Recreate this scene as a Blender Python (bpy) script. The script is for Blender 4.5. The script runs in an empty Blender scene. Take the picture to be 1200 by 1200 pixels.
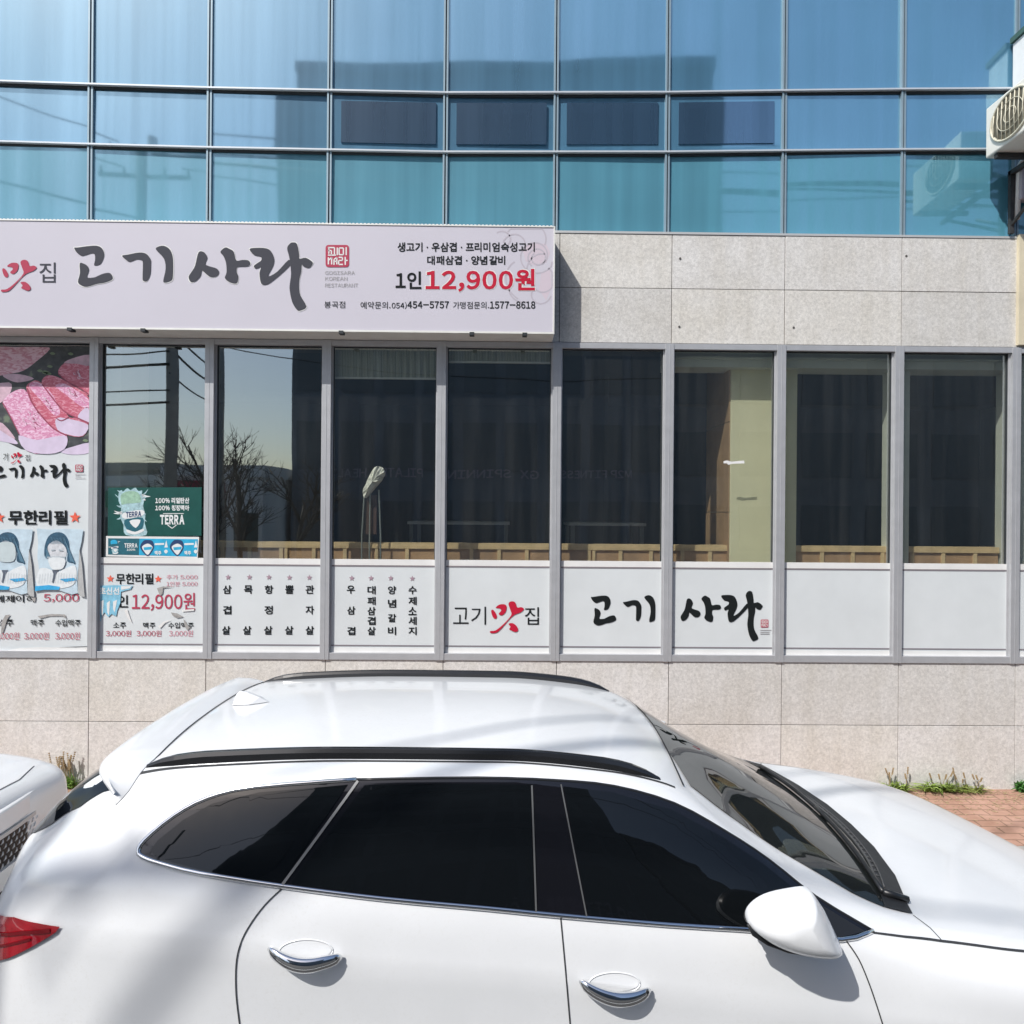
import bpy, bmesh, math, random
from mathutils import Vector, Matrix
from mathutils.geometry import tessellate_polygon
random.seed(7)
R = math.radians
C = bpy.context.scene.collection
SC = bpy.context.scene

# ------------------------------------------------------------------ camera, sky, sun, exposure
H = 2.60                       # camera height above the road
D = 6.20                       # distance to the face of the building
FPX = 800.0
YAW, ROLL = R(0.62), 0.0083
fwd = Vector((math.sin(YAW), math.cos(YAW), 0)); rgt0 = Vector((math.cos(YAW), -math.sin(YAW), 0)); up0 = Vector((0, 0, 1))
rgt = (rgt0 + ROLL*up0).normalized(); upv = (up0 - ROLL*rgt0).normalized()
CAM = Vector((0, 0, H))
cam = bpy.data.cameras.new('camera'); cam_o = bpy.data.objects.new('camera', cam); C.objects.link(cam_o)
cam.sensor_width = 36; cam.lens = 36*FPX/1200; cam.clip_end = 2000; cam.clip_start = 0.05
cam_o.matrix_world = Matrix(((rgt.x, upv.x, -fwd.x, CAM.x), (rgt.y, upv.y, -fwd.y, CAM.y), (rgt.z, upv.z, -fwd.z, CAM.z), (0, 0, 0, 1)))
SC.camera = cam_o
world = bpy.data.worlds.new("World"); SC.world = world; world.use_nodes = True
wn = world.node_tree
sky = wn.nodes.new('ShaderNodeTexSky'); sky.sky_type = 'NISHITA'; sky.sun_disc = False
SUN_DIR = Vector((0.25, 0.27, -0.41)).normalized()
sky.sun_elevation = math.asin(-SUN_DIR.z); sky.sun_rotation = math.atan2(-SUN_DIR.x, -SUN_DIR.y) % (2*math.pi)
sky.air_density = 1.0; sky.dust_density = 1.6; sky.ozone_density = 1.0
wn.links.new(sky.outputs[0], wn.nodes['Background'].inputs[0]); wn.nodes['Background'].inputs[1].default_value = 0.11
sun = bpy.data.lights.new('sun', 'SUN'); sun.energy = 3.6; sun.angle = R(0.53); sun.color = (1.0, 0.965, 0.915)
sun_o = bpy.data.objects.new('sun', sun); C.objects.link(sun_o); sun_o.rotation_euler = SUN_DIR.to_track_quat('-Z', 'Y').to_euler()
sun_o.location = (-8, -8, 14)
SC.view_settings.view_transform = 'Standard'; SC.view_settings.look = 'None'; SC.view_settings.gamma = 1.0
SC.view_settings.exposure = 0.40

# ------------------------------------------------------------------ measuring: photograph pixel + known distance -> metres
def ray(px, py):
    u = (px-600)/FPX; v = (600-py)/FPX
    return (fwd + u*rgt + v*upv)
def at(px, py, Y):
    d = ray(px, py); return CAM + d*(Y/d.y)
def onz(px, py, z):
    d = ray(px, py); return CAM + d*((z-H)/d.z)

# ------------------------------------------------------------------ materials
def newmat(name):
    m = bpy.data.materials.new(name); m.use_nodes = True
    nt = m.node_tree; b = nt.nodes['Principled BSDF']; return m, nt, b
def noise(nt, scale, detail=3, rough=.5, coord='Object'):
    tc = nt.nodes.new('ShaderNodeTexCoord'); n = nt.nodes.new('ShaderNodeTexNoise')
    n.inputs['Scale'].default_value = scale; n.inputs['Detail'].default_value = detail; n.inputs['Roughness'].default_value = rough
    nt.links.new(tc.outputs[coord], n.inputs['Vector']); return n
def ramp(nt, src, stops):
    r = nt.nodes.new('ShaderNodeValToRGB'); e = r.color_ramp.elements
    while len(e) < len(stops): e.new(0.5)
    for k, (p, c) in enumerate(stops): e[k].position = p; e[k].color = (*c, 1) if len(c) == 3 else c
    nt.links.new(src, r.inputs[0]); return r
def mixc(nt, fac, a, b, mode='MIX'):
    m = nt.nodes.new('ShaderNodeMix'); m.data_type = 'RGBA'; m.blend_type = mode
    if hasattr(fac, 'links') or hasattr(fac, 'is_linked'): nt.links.new(fac, m.inputs[0])
    else: m.inputs[0].default_value = fac
    for sock, v in ((m.inputs[6], a), (m.inputs[7], b)):
        if isinstance(v, tuple): sock.default_value = (*v, 1)
        else: nt.links.new(v, sock)
    return m.outputs[2]
def bump(nt, b, src, strength, dist=.01):
    k = nt.nodes.new('ShaderNodeBump'); k.inputs['Strength'].default_value = strength; k.inputs['Distance'].default_value = dist
    nt.links.new(src, k.inputs['Height']); nt.links.new(k.outputs[0], b.inputs['Normal'])
def plain(name, col, rough=.5, metal=0, var=.0, scale=6, coat=0, spec=.5):
    m, nt, b = newmat(name)
    b.inputs['Roughness'].default_value = rough; b.inputs['Metallic'].default_value = metal
    b.inputs['Coat Weight'].default_value = coat; b.inputs['Specular IOR Level'].default_value = spec
    if var:
        n = noise(nt, scale, 5, .6)
        r = ramp(nt, n.outputs[0], [(.3, tuple(c*(1-var) for c in col)), (.7, tuple(min(1, c*(1+var)) for c in col))])
        nt.links.new(r.outputs[0], b.inputs['Base Color'])
    else: b.inputs['Base Color'].default_value = (*col, 1)
    return m
def granite_mat(name, base):
    m, nt, b = newmat(name)
    n1 = noise(nt, 42, 5, .8); n2 = noise(nt, 1.3, 5, .65); n3 = noise(nt, 160, 2, .5)
    r1 = ramp(nt, n1.outputs[0], [(.32, tuple(c*.78 for c in base)), (.5, base), (.68, tuple(min(1, c*1.22) for c in base))])
    r3 = ramp(nt, n3.outputs[0], [(.28, (.45, .43, .42)), (.45, (1, 1, 1))])
    c = mixc(nt, .55, r1.outputs[0], r3.outputs[0], 'MULTIPLY')
    r2 = ramp(nt, n2.outputs[0], [(.3, (.86, .84, .80)), (.6, (1.0, 1.0, 1.0))])
    c = mixc(nt, .8, c, r2.outputs[0], 'MULTIPLY')
    # rain streaks and dirt running down the stone
    tc = nt.nodes.new('ShaderNodeTexCoord'); mp = nt.nodes.new('ShaderNodeMapping'); mp.inputs['Scale'].default_value = (5, 1, .25)
    ns = nt.nodes.new('ShaderNodeTexNoise'); ns.inputs['Scale'].default_value = 1.6; ns.inputs['Detail'].default_value = 6
    nt.links.new(tc.outputs['Object'], mp.inputs[0]); nt.links.new(mp.outputs[0], ns.inputs['Vector'])
    rs = ramp(nt, ns.outputs[0], [(.36, (.84, .82, .77)), (.56, (1, 1, 1))])
    c = mixc(nt, .28, c, rs.outputs[0], 'MULTIPLY')
    nt.links.new(c, b.inputs['Base Color']); b.inputs['Roughness'].default_value = .62
    bump(nt, b, n1.outputs[0], .08, .004)
    return m
def pane_mat(name, tint, refl, rcol, wav=.02):
    """glass front: part mirror, part clear tinted"""
    m, nt, b = newmat(name); nt.nodes.remove(b)
    out = nt.nodes['Material Output']
    tr = nt.nodes.new('ShaderNodeBsdfTransparent'); tr.inputs[0].default_value = (*tint, 1)
    gl = nt.nodes.new('ShaderNodeBsdfGlossy'); gl.inputs['Color'].default_value = (*rcol, 1); gl.inputs['Roughness'].default_value = .012
    mx = nt.nodes.new('ShaderNodeMixShader')
    lw = nt.nodes.new('ShaderNodeLayerWeight'); fr = nt.nodes.new('ShaderNodeMath'); fr.operation = 'POWER'; fr.inputs[1].default_value = 4; nt.links.new(lw.outputs['Facing'], fr.inputs[0])
    ma = nt.nodes.new('ShaderNodeMath'); ma.operation = 'ADD'; ma.use_clamp = True; ma.inputs[1].default_value = refl
    nt.links.new(fr.outputs[0], ma.inputs[0]); nt.links.new(ma.outputs[0], mx.inputs[0])
    nt.links.new(tr.outputs[0], mx.inputs[1]); nt.links.new(gl.outputs[0], mx.inputs[2])
    n = noise(nt, .9, 2, .4); k = nt.nodes.new('ShaderNodeBump'); k.inputs['Strength'].default_value = wav; k.inputs['Distance'].default_value = .1
    nt.links.new(n.outputs[0], k.inputs['Height']); nt.links.new(k.outputs[0], gl.inputs['Normal'])
    # thin film of dust in streaks
    tc = nt.nodes.new('ShaderNodeTexCoord'); mp = nt.nodes.new('ShaderNodeMapping'); mp.inputs['Scale'].default_value = (7, 1, .35)
    ns = nt.nodes.new('ShaderNodeTexNoise'); ns.inputs['Scale'].default_value = 1.5; ns.inputs['Detail'].default_value = 6
    nt.links.new(tc.outputs['Object'], mp.inputs[0]); nt.links.new(mp.outputs[0], ns.inputs['Vector'])
    rr = ramp(nt, ns.outputs[0], [(.42, (.01,)*3), (.8, (.035,)*3)])
    df = nt.nodes.new('ShaderNodeBsdfDiffuse'); df.inputs[0].default_value = (.55, .56, .54, 1)
    mx2 = nt.nodes.new('ShaderNodeMixShader'); nt.links.new(rr.outputs[0], mx2.inputs[0]); nt.links.new(mx.outputs[0], mx2.inputs[1]); nt.links.new(df.outputs[0], mx2.inputs[2])
    nt.links.new(mx2.outputs[0], out.inputs[0]); return m
def clear_mat(name):
    m, nt, b = newmat(name); nt.nodes.remove(b)
    tr = nt.nodes.new('ShaderNodeBsdfTransparent'); nt.links.new(tr.outputs[0], nt.nodes['Material Output'].inputs[0]); return m
def curtain_mat(name, body, rcol, refl, wav=.07):
    """coated curtain wall glass: coloured body behind a tinted mirror coat"""
    m, nt, b = newmat(name)
    n = noise(nt, .8, 3, .5); r = ramp(nt, n.outputs[0], [(.3, tuple(c*.9 for c in body)), (.7, tuple(c*1.1 for c in body))])
    nt.links.new(r.outputs[0], b.inputs['Base Color']); b.inputs['Roughness'].default_value = .35
    gl = nt.nodes.new('ShaderNodeBsdfGlossy'); gl.inputs['Color'].default_value = (*rcol, 1); gl.inputs['Roughness'].default_value = .035
    n2 = noise(nt, .55, 2, .4); k = nt.nodes.new('ShaderNodeBump'); k.inputs['Strength'].default_value = wav; k.inputs['Distance'].default_value = .1
    nt.links.new(n2.outputs[0], k.inputs['Height']); nt.links.new(k.outputs[0], gl.inputs['Normal'])
    # vertical dust streaks vary the coat a little
    tc = nt.nodes.new('ShaderNodeTexCoord'); mp = nt.nodes.new('ShaderNodeMapping'); mp.inputs['Scale'].default_value = (5, 1, .15)
    ns = nt.nodes.new('ShaderNodeTexNoise'); ns.inputs['Scale'].default_value = 1.4; ns.inputs['Detail'].default_value = 5
    nt.links.new(tc.outputs['Object'], mp.inputs[0]); nt.links.new(mp.outputs[0], ns.inputs['Vector'])
    rr = ramp(nt, ns.outputs[0], [(.32, (refl-.12,)*3), (.68, (refl+.08,)*3)])
    mx = nt.nodes.new('ShaderNodeMixShader'); nt.links.new(rr.outputs[0], mx.inputs[0])
    nt.links.new(b.outputs[0], mx.inputs[1]); nt.links.new(gl.outputs[0], mx.inputs[2]); nt.links.new(mx.outputs[0], nt.nodes['Material Output'].inputs[0])
    return m
M = {}
M['granite'] = granite_mat('granite', (.645, .635, .62)); M['granite_b'] = granite_mat('granite darker slab', (.60, .59, .572)); M['granite_c'] = granite_mat('granite warmer slab', (.65, .635, .605))
M['joint'] = plain('stone joint', (.10, .095, .09), .9)
M['alu'] = plain('window aluminium', (.47, .48, .50), .42, .35, .06, 9)
M['mull'] = plain('curtain wall aluminium', (.24, .33, .39), .5, .2, .05, 9)
M['gasket'] = plain('black gasket', (.02, .025, .03), .6)
M['pane'] = pane_mat('shop window glass', (.95, .98, .92), .36, (.86, .93, .93))
M['clear'] = clear_mat('glass edge')
M['film'] = plain('white vinyl film', (.625, .66, .675), .38, 0, .04, 2.5)
M['strip'] = plain('white frosted strip', (.72, .72, .71), .5, 0, .05, 5)
M['greyline'] = plain('grey vinyl line', (.22, .2, .22), .5)
M['ink'] = plain('black ink', (.010, .013, .014), .7, 0, 0, 6, 0, .15)
M['ink_soft'] = plain('grey ink', (.058, .060, .075), .7, 0, 0, 6, 0, .2)
M['ink_grey'] = plain('pale grey ink', (.36, .35, .36), .55)
M['red'] = plain('red ink', (.48, .012, .04), .6, 0, 0, 6, 0, .2)
M['red_soft'] = plain('faded red ink', (.43, .055, .10), .6, 0, 0, 6, 0, .2)
M['pinkink'] = plain('faded pink ink', (.58, .22, .28), .5)
M['mauve'] = plain('mauve ink', (.36, .25, .30), .5)
M['orange'] = plain('orange red ink', (.75, .12, .07), .5)
M['spandrel'] = curtain_mat('teal spandrel glass', (.085, .265, .355), (.58, .84, .95), .20)
M['vision'] = curtain_mat('blue vision glass', (.075, .205, .325), (.57, .86, .98), .38)
M['ventdark'] = curtain_mat('dark vent glass', (.025, .065, .12), (.42, .60, .75), .36)
M['white_metal'] = plain('white painted metal', (.72, .72, .72), .4, 0, .04, 7)

# ------------------------------------------------------------------ mesh building
class MB:
    def __init__(s): s.v = []; s.f = []; s.mi = []; s.marks = []
    def mark(s): s.marks.append((len(s.v), len(s.f)))
    def add(s, vs, fs, mi=0):
        o = len(s.v); s.v += [tuple(v) for v in vs]; s.f += [tuple(i+o for i in f) for f in fs]; s.mi += [mi]*len(fs)
    def box(s, x0, x1, y0, y1, z0, z1, mi=0):
        if x0 > x1: x0, x1 = x1, x0
        if y0 > y1: y0, y1 = y1, y0
        if z0 > z1: z0, z1 = z1, z0
        s.add([(x0,y0,z0),(x1,y0,z0),(x1,y1,z0),(x0,y1,z0),(x0,y0,z1),(x1,y0,z1),(x1,y1,z1),(x0,y1,z1)],
              [(0,3,2,1),(4,5,6,7),(0,1,5,4),(1,2,6,5),(2,3,7,6),(3,0,4,7)], mi)
    def prism(s, pts, off, mi=0, caps=True):
        """closed outline pts (3D) extruded by the vector off"""
        n = len(pts); p = [Vector(q) for q in pts]; q = [a+Vector(off) for a in p]
        fs = [(i, (i+1) % n, n+(i+1) % n, n+i) for i in range(n)]
        if caps:
            t = tessellate_polygon([p]); fs += [tuple(x) for x in t] + [tuple(n+i for i in x) for x in t]
        s.add(p+q, fs, mi)
    def flat(s, pts, mi=0):
        p = [Vector(q) for q in pts]; s.add(p, [tuple(x) for x in tessellate_polygon([p])], mi)
    def tube(s, pts, r, n=8, mi=0, cap=True):
        pts = [Vector(p) for p in pts]; rs = r if isinstance(r, (list, tuple)) else [r]*len(pts)
        vs = []; up = None
        for i, p in enumerate(pts):
            t = (pts[min(i+1, len(pts)-1)] - pts[max(i-1, 0)]).normalized()
            if up is None: up = t.orthogonal().normalized()
            else:
                up = (up - t*up.dot(t))
                up = up.normalized() if up.length > 1e-6 else t.orthogonal().normalized()
            b = t.cross(up)
            for k in range(n):
                a = 2*math.pi*k/n; vs.append(p + rs[i]*(math.cos(a)*up + math.sin(a)*b))
        fs = [(i*n+k, i*n+(k+1) % n, (i+1)*n+(k+1) % n, (i+1)*n+k) for i in range(len(pts)-1) for k in range(n)]
        if cap: fs += [tuple(range(n)), tuple((len(pts)-1)*n+k for k in range(n))]
        s.add(vs, fs, mi)
    def build(s, name, mats, parent=None, smooth=False, bevel=0, fix=True):
        me = bpy.data.meshes.new(name); me.from_pydata(s.v, [], s.f)
        for m in (mats if isinstance(mats, (list, tuple)) else [mats]): me.materials.append(m)
        for i, p in enumerate(me.polygons): p.material_index = s.mi[i]; p.use_smooth = smooth
        me.update()
        if fix:
            bm = bmesh.new(); bm.from_mesh(me); bmesh.ops.recalc_face_normals(bm, faces=bm.faces); bm.to_mesh(me); bm.free()
        o = bpy.data.objects.new(name, me); C.objects.link(o)
        if parent is not None:
            o.parent = parent; o.matrix_parent_inverse = Matrix.Translation(parent.location).inverted() if parent.type == 'EMPTY' and parent.parent is None else Matrix()
        if bevel:
            bv = o.modifiers.new('bevel', 'BEVEL'); bv.width = bevel; bv.segments = 2; bv.limit_method = 'ANGLE'; bv.angle_limit = R(40)
        return o
def build_split(mb, name, mats, parent):
    """one object per marked run of faces"""
    mk = mb.marks+[(len(mb.v), len(mb.f))]
    for (v0, f0), (v1, f1) in zip(mk, mk[1:]):
        if f1 == f0: continue
        q = MB(); q.v = mb.v[v0:v1]; q.f = [tuple(i-v0 for i in f) for f in mb.f[f0:f1]]; q.mi = mb.mi[f0:f1]; q.build(name, mats, parent, fix=False)
def tag(o, label=None, cat=None, group=None, kind=None):
    if label: o['label'] = label
    if cat: o['category'] = cat
    if group: o['group'] = group
    if kind: o['kind'] = kind
    return o
def empty(name, loc, label, cat, group=None):
    o = bpy.data.objects.new(name, None); C.objects.link(o); o.location = loc; o.empty_display_size = .1
    return tag(o, label, cat, group)

_gc = {}
def glyph(ch, bold):
    # digits, latin letters and signs take the wide forms so that one typeface serves the whole line
    if (ch, bold) not in _gc:
        w = chr(ord(ch)+0xFEE0) if 33 <= ord(ch) <= 126 else ch
        c = bpy.data.curves.new('lettering', 'FONT'); c.body = w; c.offset = bold; c.resolution_u = 3
        o = bpy.data.objects.new('lettering', c); C.objects.link(o)
        me = o.evaluated_get(bpy.context.evaluated_depsgraph_get()).to_mesh()
        _gc[(ch, bold)] = ([(v.co.x, v.co.y) for v in me.vertices], [tuple(p.vertices) for p in me.polygons], ord(ch) > 1000)
        bpy.data.objects.remove(o); bpy.data.curves.remove(c)
    return _gc[(ch, bold)]
# text and brush lettering laid on a vertical plane at distance Y; boxes are measured on the photograph
_fc = {}
def text_tris(s, bold=0.0):
    k = (s, bold)
    if k not in _fc:
        vs, fs, pen = [], [], 0.0
        for ch in s:
            if ch == ' ': pen += .28; continue
            v, f, full = glyph(ch, bold); l = min(p[0] for p in v); r_ = max(p[0] for p in v)
            o = len(vs); sh = pen-l+(.03 if full else .035); vs += [(x+sh, y) for x, y in v]; fs += [tuple(i+o for i in q) for q in f]
            pen += max(.92, r_-l+.04) if full else r_-l+.085
        x0 = min(v[0] for v in vs); x1 = max(v[0] for v in vs); y0 = min(v[1] for v in vs); y1 = max(v[1] for v in vs)
        _fc[k] = ([((v[0]-x0)/(x1-x0), (v[1]-y0)/(y1-y0)) for v in vs], fs)
    return _fc[k]
def put_text(mb, s, box, Y, mi=0, bold=0.0, sk=0):
    x0, y0, x1, y1 = box; vs, fs = text_tris(s, bold)
    mb.add([at(x0+u*(x1-x0), y1+v*(y0-y1)+sk*(u-.5), Y) for u, v in vs], fs, mi)
def catmull(pts, n=4, closed=True):
    out = []; L = len(pts)
    for i in range(L if closed else L-1):
        p0, p1, p2, p3 = (pts[(i+k-1) % L] if closed else pts[min(max(i+k-1, 0), L-1)] for k in range(4))
        for j in range(n):
            t = j/n
            out.append(tuple(.5*((2*b)+(c-a)*t+(2*a-5*b+4*c-d)*t*t+(-a+3*b-3*c+d)*t**3) for a, b, c, d in zip(p0, p1, p2, p3)))
    if not closed: out.append(tuple(pts[-1]))
    return out
GLY = {
 'go': [[(522,182),(545,180),(640,168),(690,170),(720,190),(733,230),(720,275),(700,300),(662,305),(668,270),(665,228),(640,222),(590,238),(565,235),(535,210)],
        [(560,292),(585,292),(615,310),(625,340),(612,388),(660,390),(690,378),(730,362),(775,360),(792,400),(740,425),(680,435),(610,455),(570,445),(548,420),(562,360)]],
 'gi': [[(860,238),(900,230),(980,215),(1030,225),(1060,265),(1062,300),(1058,370),(1035,415),(1010,415),(1003,395),(1005,290),(995,270),(960,265),(915,282),(885,265)],
        [(1097,195),(1110,175),(1150,168),(1190,190),(1209,228),(1216,280),(1214,385),(1200,415),(1158,427),(1148,410),(1164,330),(1152,258)]],
 'sa': [[(160,190),(175,172),(200,180),(217,210),(205,245),(225,258),(270,272),(285,295),(270,318),(235,322),(205,300),(185,285),(178,315),(150,345),(120,350),(107,320),(125,290),(145,255)],
        [(292,175),(320,150),(345,158),(370,175),(385,225),(420,222),(455,225),(467,245),(450,260),(400,262),(388,270),(388,295),(397,320),(390,355),(365,358),(335,345),(318,325),(328,295),(325,240),(310,200)]],
 'ra': [[(462,160),(500,152),(560,155),(590,175),(607,220),(600,260),(572,318),(625,290),(690,222),(705,245),(670,285),(600,345),(560,368),(530,360),(520,300),(528,268),(500,275),(487,258),(510,240),(530,225),(528,205),(490,195)],
        [(697,128),(715,120),(740,130),(752,190),(755,215),(790,210),(825,230),(832,245),(810,270),(780,262),(768,250),(765,290),(755,330),(752,380),(760,430),(795,495),(760,518),(740,515),(712,470),(697,400),(698,360),(705,300),(695,210),(682,155)]],
 'mat': [[(18,330),(35,330),(58,365),(55,388),(35,385),(20,355)],
         [(50,312),(80,290),(120,290),(132,310),(122,345),(95,366),(72,355),(92,332),(80,318)],
         [(145,285),(165,268),(195,275),(210,310),(240,308),(260,322),(235,345),(190,362),(150,395),(100,450),(60,485),(15,490),(10,475),(50,470),(110,425),(165,365),(160,330)],
         [(145,425),(175,420),(205,440),(217,470),(195,482),(165,470),(150,462),(160,445)]],
}
GBB = {}
for _k, _s in GLY.items():
    _a = [p for s in _s for p in s]; GBB[_k] = (min(p[0] for p in _a), min(p[1] for p in _a), max(p[0] for p in _a), max(p[1] for p in _a))
def put_brush(mb, g, box, Y, mi=0):
    b = GBB[g]; x0, y0, x1, y1 = box
    for k, s in enumerate(GLY[g]):
        pts = catmull(s, 3)
        mb.flat([at(x0+(p[0]-b[0])/(b[2]-b[0])*(x1-x0), y0+(p[1]-b[1])/(b[3]-b[1])*(y1-y0), Y-.0006*k) for p in pts], mi)
def star(mb, cx, cy, r, Y, mi=0):
    mb.flat([at(cx+(r if k % 2 == 0 else r*.42)*math.sin(k*math.pi/5), cy-(r if k % 2 == 0 else r*.42)*math.cos(k*math.pi/5), Y) for k in range(10)], mi)
def prect(mb, x0, y0, x1, y1, Y, mi=0):
    mb.flat([at(x0, y0, Y), at(x1, y0, Y), at(x1, y1, Y), at(x0, y1, Y)], mi)
def pstroke(mb, pts, w, Y, mi=0):
    """a drawn line of pixel width w"""
    for (x0, y0), (x1, y1) in zip(pts, pts[1:]):
        dx, dy = x1-x0, y1-y0; L = math.hypot(dx, dy) or 1; nx, ny = -dy/L*w/2, dx/L*w/2
        mb.flat([at(x0+nx, y0+ny, Y), at(x1+nx, y1+ny, Y), at(x1-nx, y1-ny, Y), at(x0-nx, y0-ny, Y)], mi)
def seal(mb, box, Y, ri, wi):
    x0, y0, x1, y1 = box; w = x1-x0; h = y1-y0; r = w*.12
    pts = []
    for cx, cy, a0 in ((x1-r, y1-r, 0), (x0+r, y1-r, 90), (x0+r, y0+r, 180), (x1-r, y0+r, 270)):
        for k in range(4): a = R(a0+30*k); pts.append((cx+r*math.cos(a), cy+r*math.sin(a)))
    mb.flat([at(*p, Y) for p in pts], ri)
    S = lambda l, t=.055: pstroke(mb, [(x0+w*a, y0+h*b) for a, b in l], w*t, Y-.0015, wi)
    S([(.1,.12),(.38,.12),(.38,.42)]); S([(.1,.25),(.25,.25),(.25,.46)]); S([(.1,.46),(.44,.46)]); S([(.14,.12),(.14,.4)])
    S([(.5,.12),(.5,.46)]); S([(.58,.14),(.76,.14),(.76,.44),(.58,.44),(.58,.14)]); S([(.88,.1),(.88,.46)])
    S([(.12,.56),(.12,.88)]); S([(.12,.7),(.26,.56),(.26,.88)]); S([(.36,.9),(.36,.66),(.48,.56),(.48,.88)]); S([(.36,.74),(.48,.74)])
    S([(.56,.56),(.72,.56),(.72,.7),(.56,.7),(.56,.88),(.74,.88)]); S([(.84,.54),(.84,.9)]); S([(.84,.7),(.94,.7)])

# ------------------------------------------------------------------ ground
zq = lambda py, Y=D: H + (600-py)*Y/FPX
SW = 0.10                      # pavement level
def asphalt_mat():
    m, nt, b = newmat('asphalt'); n = noise(nt, 90, 4, .7); n2 = noise(nt, .6, 4, .6)
    r = ramp(nt, n.outputs[0], [(.3, (.035, .035, .036)), (.7, (.085, .083, .08))]); r2 = ramp(nt, n2.outputs[0], [(.3, (.75,)*3), (.7, (1.1,)*3)])
    nt.links.new(mixc(nt, 1.0, r.outputs[0], r2.outputs[0], 'MULTIPLY'), b.inputs['Base Color']); b.inputs['Roughness'].default_value = .85; bump(nt, b, n.outputs[0], .4, .01); return m
def paver_mat():
    m, nt, b = newmat('red pavers'); tc = nt.nodes.new('ShaderNodeTexCoord'); br = nt.nodes.new('ShaderNodeTexBrick')
    br.inputs['Scale'].default_value = 1.0; br.inputs['Brick Width'].default_value = .20; br.inputs['Row Height'].default_value = .10; br.inputs['Mortar Size'].default_value = .007
    br.inputs['Color1'].default_value = (.44, .27, .205, 1); br.inputs['Color2'].default_value = (.37, .215, .16, 1); br.inputs['Mortar'].default_value = (.24, .15, .105, 1)
    wob = noise(nt, 2.2, 2, .5); mpv = nt.nodes.new('ShaderNodeMix'); mpv.data_type = 'VECTOR'; mpv.inputs[0].default_value = .05
    nt.links.new(tc.outputs['Object'], mpv.inputs[4]); nt.links.new(wob.outputs['Color'], mpv.inputs[5]); nt.links.new(mpv.outputs[1], br.inputs['Vector'])
    n2 = noise(nt, 3.5, 5, .65); r2 = ramp(nt, n2.outputs[0], [(.3, (.72, .66, .58)), (.62, (1.1, 1.1, 1.1))])
    nt.links.new(mixc(nt, 1.0, br.outputs[0], r2.outputs[0], 'MULTIPLY'), b.inputs['Base Color']); b.inputs['Roughness'].default_value = .85
    bump(nt, b, br.outputs['Fac'], -.5, .01); return m
M['asphalt'] = asphalt_mat(); M['paver'] = paver_mat(); M['kerb'] = plain('kerb concrete', (.42, .41, .38), .8, 0, .12, 14)
mb = MB(); mb.add([(-400,-400,0),(400,-400,0),(400,400,0),(-400,400,0)], [(0,1,2,3)]); tag(mb.build('road', M['asphalt']), kind='structure')
KY = 5.12
mb = MB(); mb.box(-30, 30, KY, D+.2, -.05, SW); tag(mb.build('sidewalk', M['paver']), kind='structure')
mb = MB()
for k in range(-30, 30): mb.box(k+.004, k+.996, KY-.15, KY-.003, -.05, SW+.012)
tag(mb.build('kerb', M['kerb'], bevel=.012), kind='structure')
# lane edge line along the kerb
mb = MB(); mb.box(-30, 30, 1.15, 1.27, -.02, .004); tag(mb.build('road_marking', plain('white road paint', (.7,.7,.68), .7, 0, .15, 8)), kind='structure')

# ------------------------------------------------------------------ the building
bld = empty('restaurant_building', (0, D, SW), 'restaurant building with granite ground floor and curved blue glass curtain wall', 'building')
X0B, X1B = -8.2, 8.2
wx = lambda px, Y=D, py=530: at(px, py, Y).x
Z_SILL0, Z_SILL1, Z_L1, Z_STRIP, Z_PANE0, Z_PANE1, Z_HEAD = zq(774), zq(766), zq(758), zq(664), zq(657), zq(407.5), zq(401)
Z_BASEJ, Z_BANDJ, Z_BAND1 = zq(848), zq(336), H+2.54
# granite
jx = [wx(p, D, 800) for p in (-310, -170, -35, 104, 241, 381, 519, 652, 783.5, 916, 1053, 1190, 1326, 1462)]
jx = [X0B]+jx+[X1B]
mb = MB(); g = .003
for (z0, z1) in ((SW-.04, Z_BASEJ), (Z_BASEJ, Z_SILL0)):
    for a, b in zip(jx, jx[1:]): mb.box(a+g, b-g, D+random.uniform(-.0012, .0012), D+.05, z0+g, z1-g, random.choice((0, 0, 1, 2)))
mb.build('stone_base', [M['granite'], M['granite_b'], M['granite_c']], bld, bevel=.002)
mb = MB()
for (z0, z1) in ((Z_HEAD+.004, Z_BANDJ), (Z_BANDJ, Z_BAND1)):
    for a, b in zip(jx, jx[1:]): mb.box(a+g, b-g, D+random.uniform(-.0012, .0012), D+.05, z0+g, z1-g, random.choice((0, 0, 1, 2)))
mb.build('stone_band', [M['granite'], M['granite_b'], M['granite_c']], bld, bevel=.002)
mb = MB(); mb.box(X0B, X1B, D+.02, D+.22, SW-.05, Z_SILL0-.006); mb.box(X0B, X1B, D+.02, D+.55, Z_HEAD+.01, Z_BAND1-.008)
mb.build('wall_backing', M['joint'], bld)
mb = MB(); xe0, xe1 = wx(-296)-.04, wx(1460)+.04
mb.box(X0B, xe0-.002, D, D+.25, Z_SILL0+.003, Z_HEAD); mb.build('stone_pier', M['granite'], bld, bevel=.002); mb = MB(); mb.box(xe1+.002, X1B, D, D+.25, Z_SILL0+.003, Z_HEAD); mb.build('stone_pier', M['granite'], bld, bevel=.002)
mb = MB()
for px_, py_ in ((797, 303), (796, 383), (1062, 300), (930, 384)):
    p = at(px_, py_, D); mb.prism([p+Vector((.011*math.cos(k*.785), -.0035, .011*math.sin(k*.785))) for k in range(8)], (0, .002, 0))
mb.build('anchor_hole', M['joint'], bld)
mb = MB(); mb.box(X0B, X1B, D-.006, D+.5, Z_BAND1, Z_BAND1+.02); mb.build('ledge_flashing', plain('pale flashing', (.55, .56, .56), .45, .3), bld)
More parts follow.
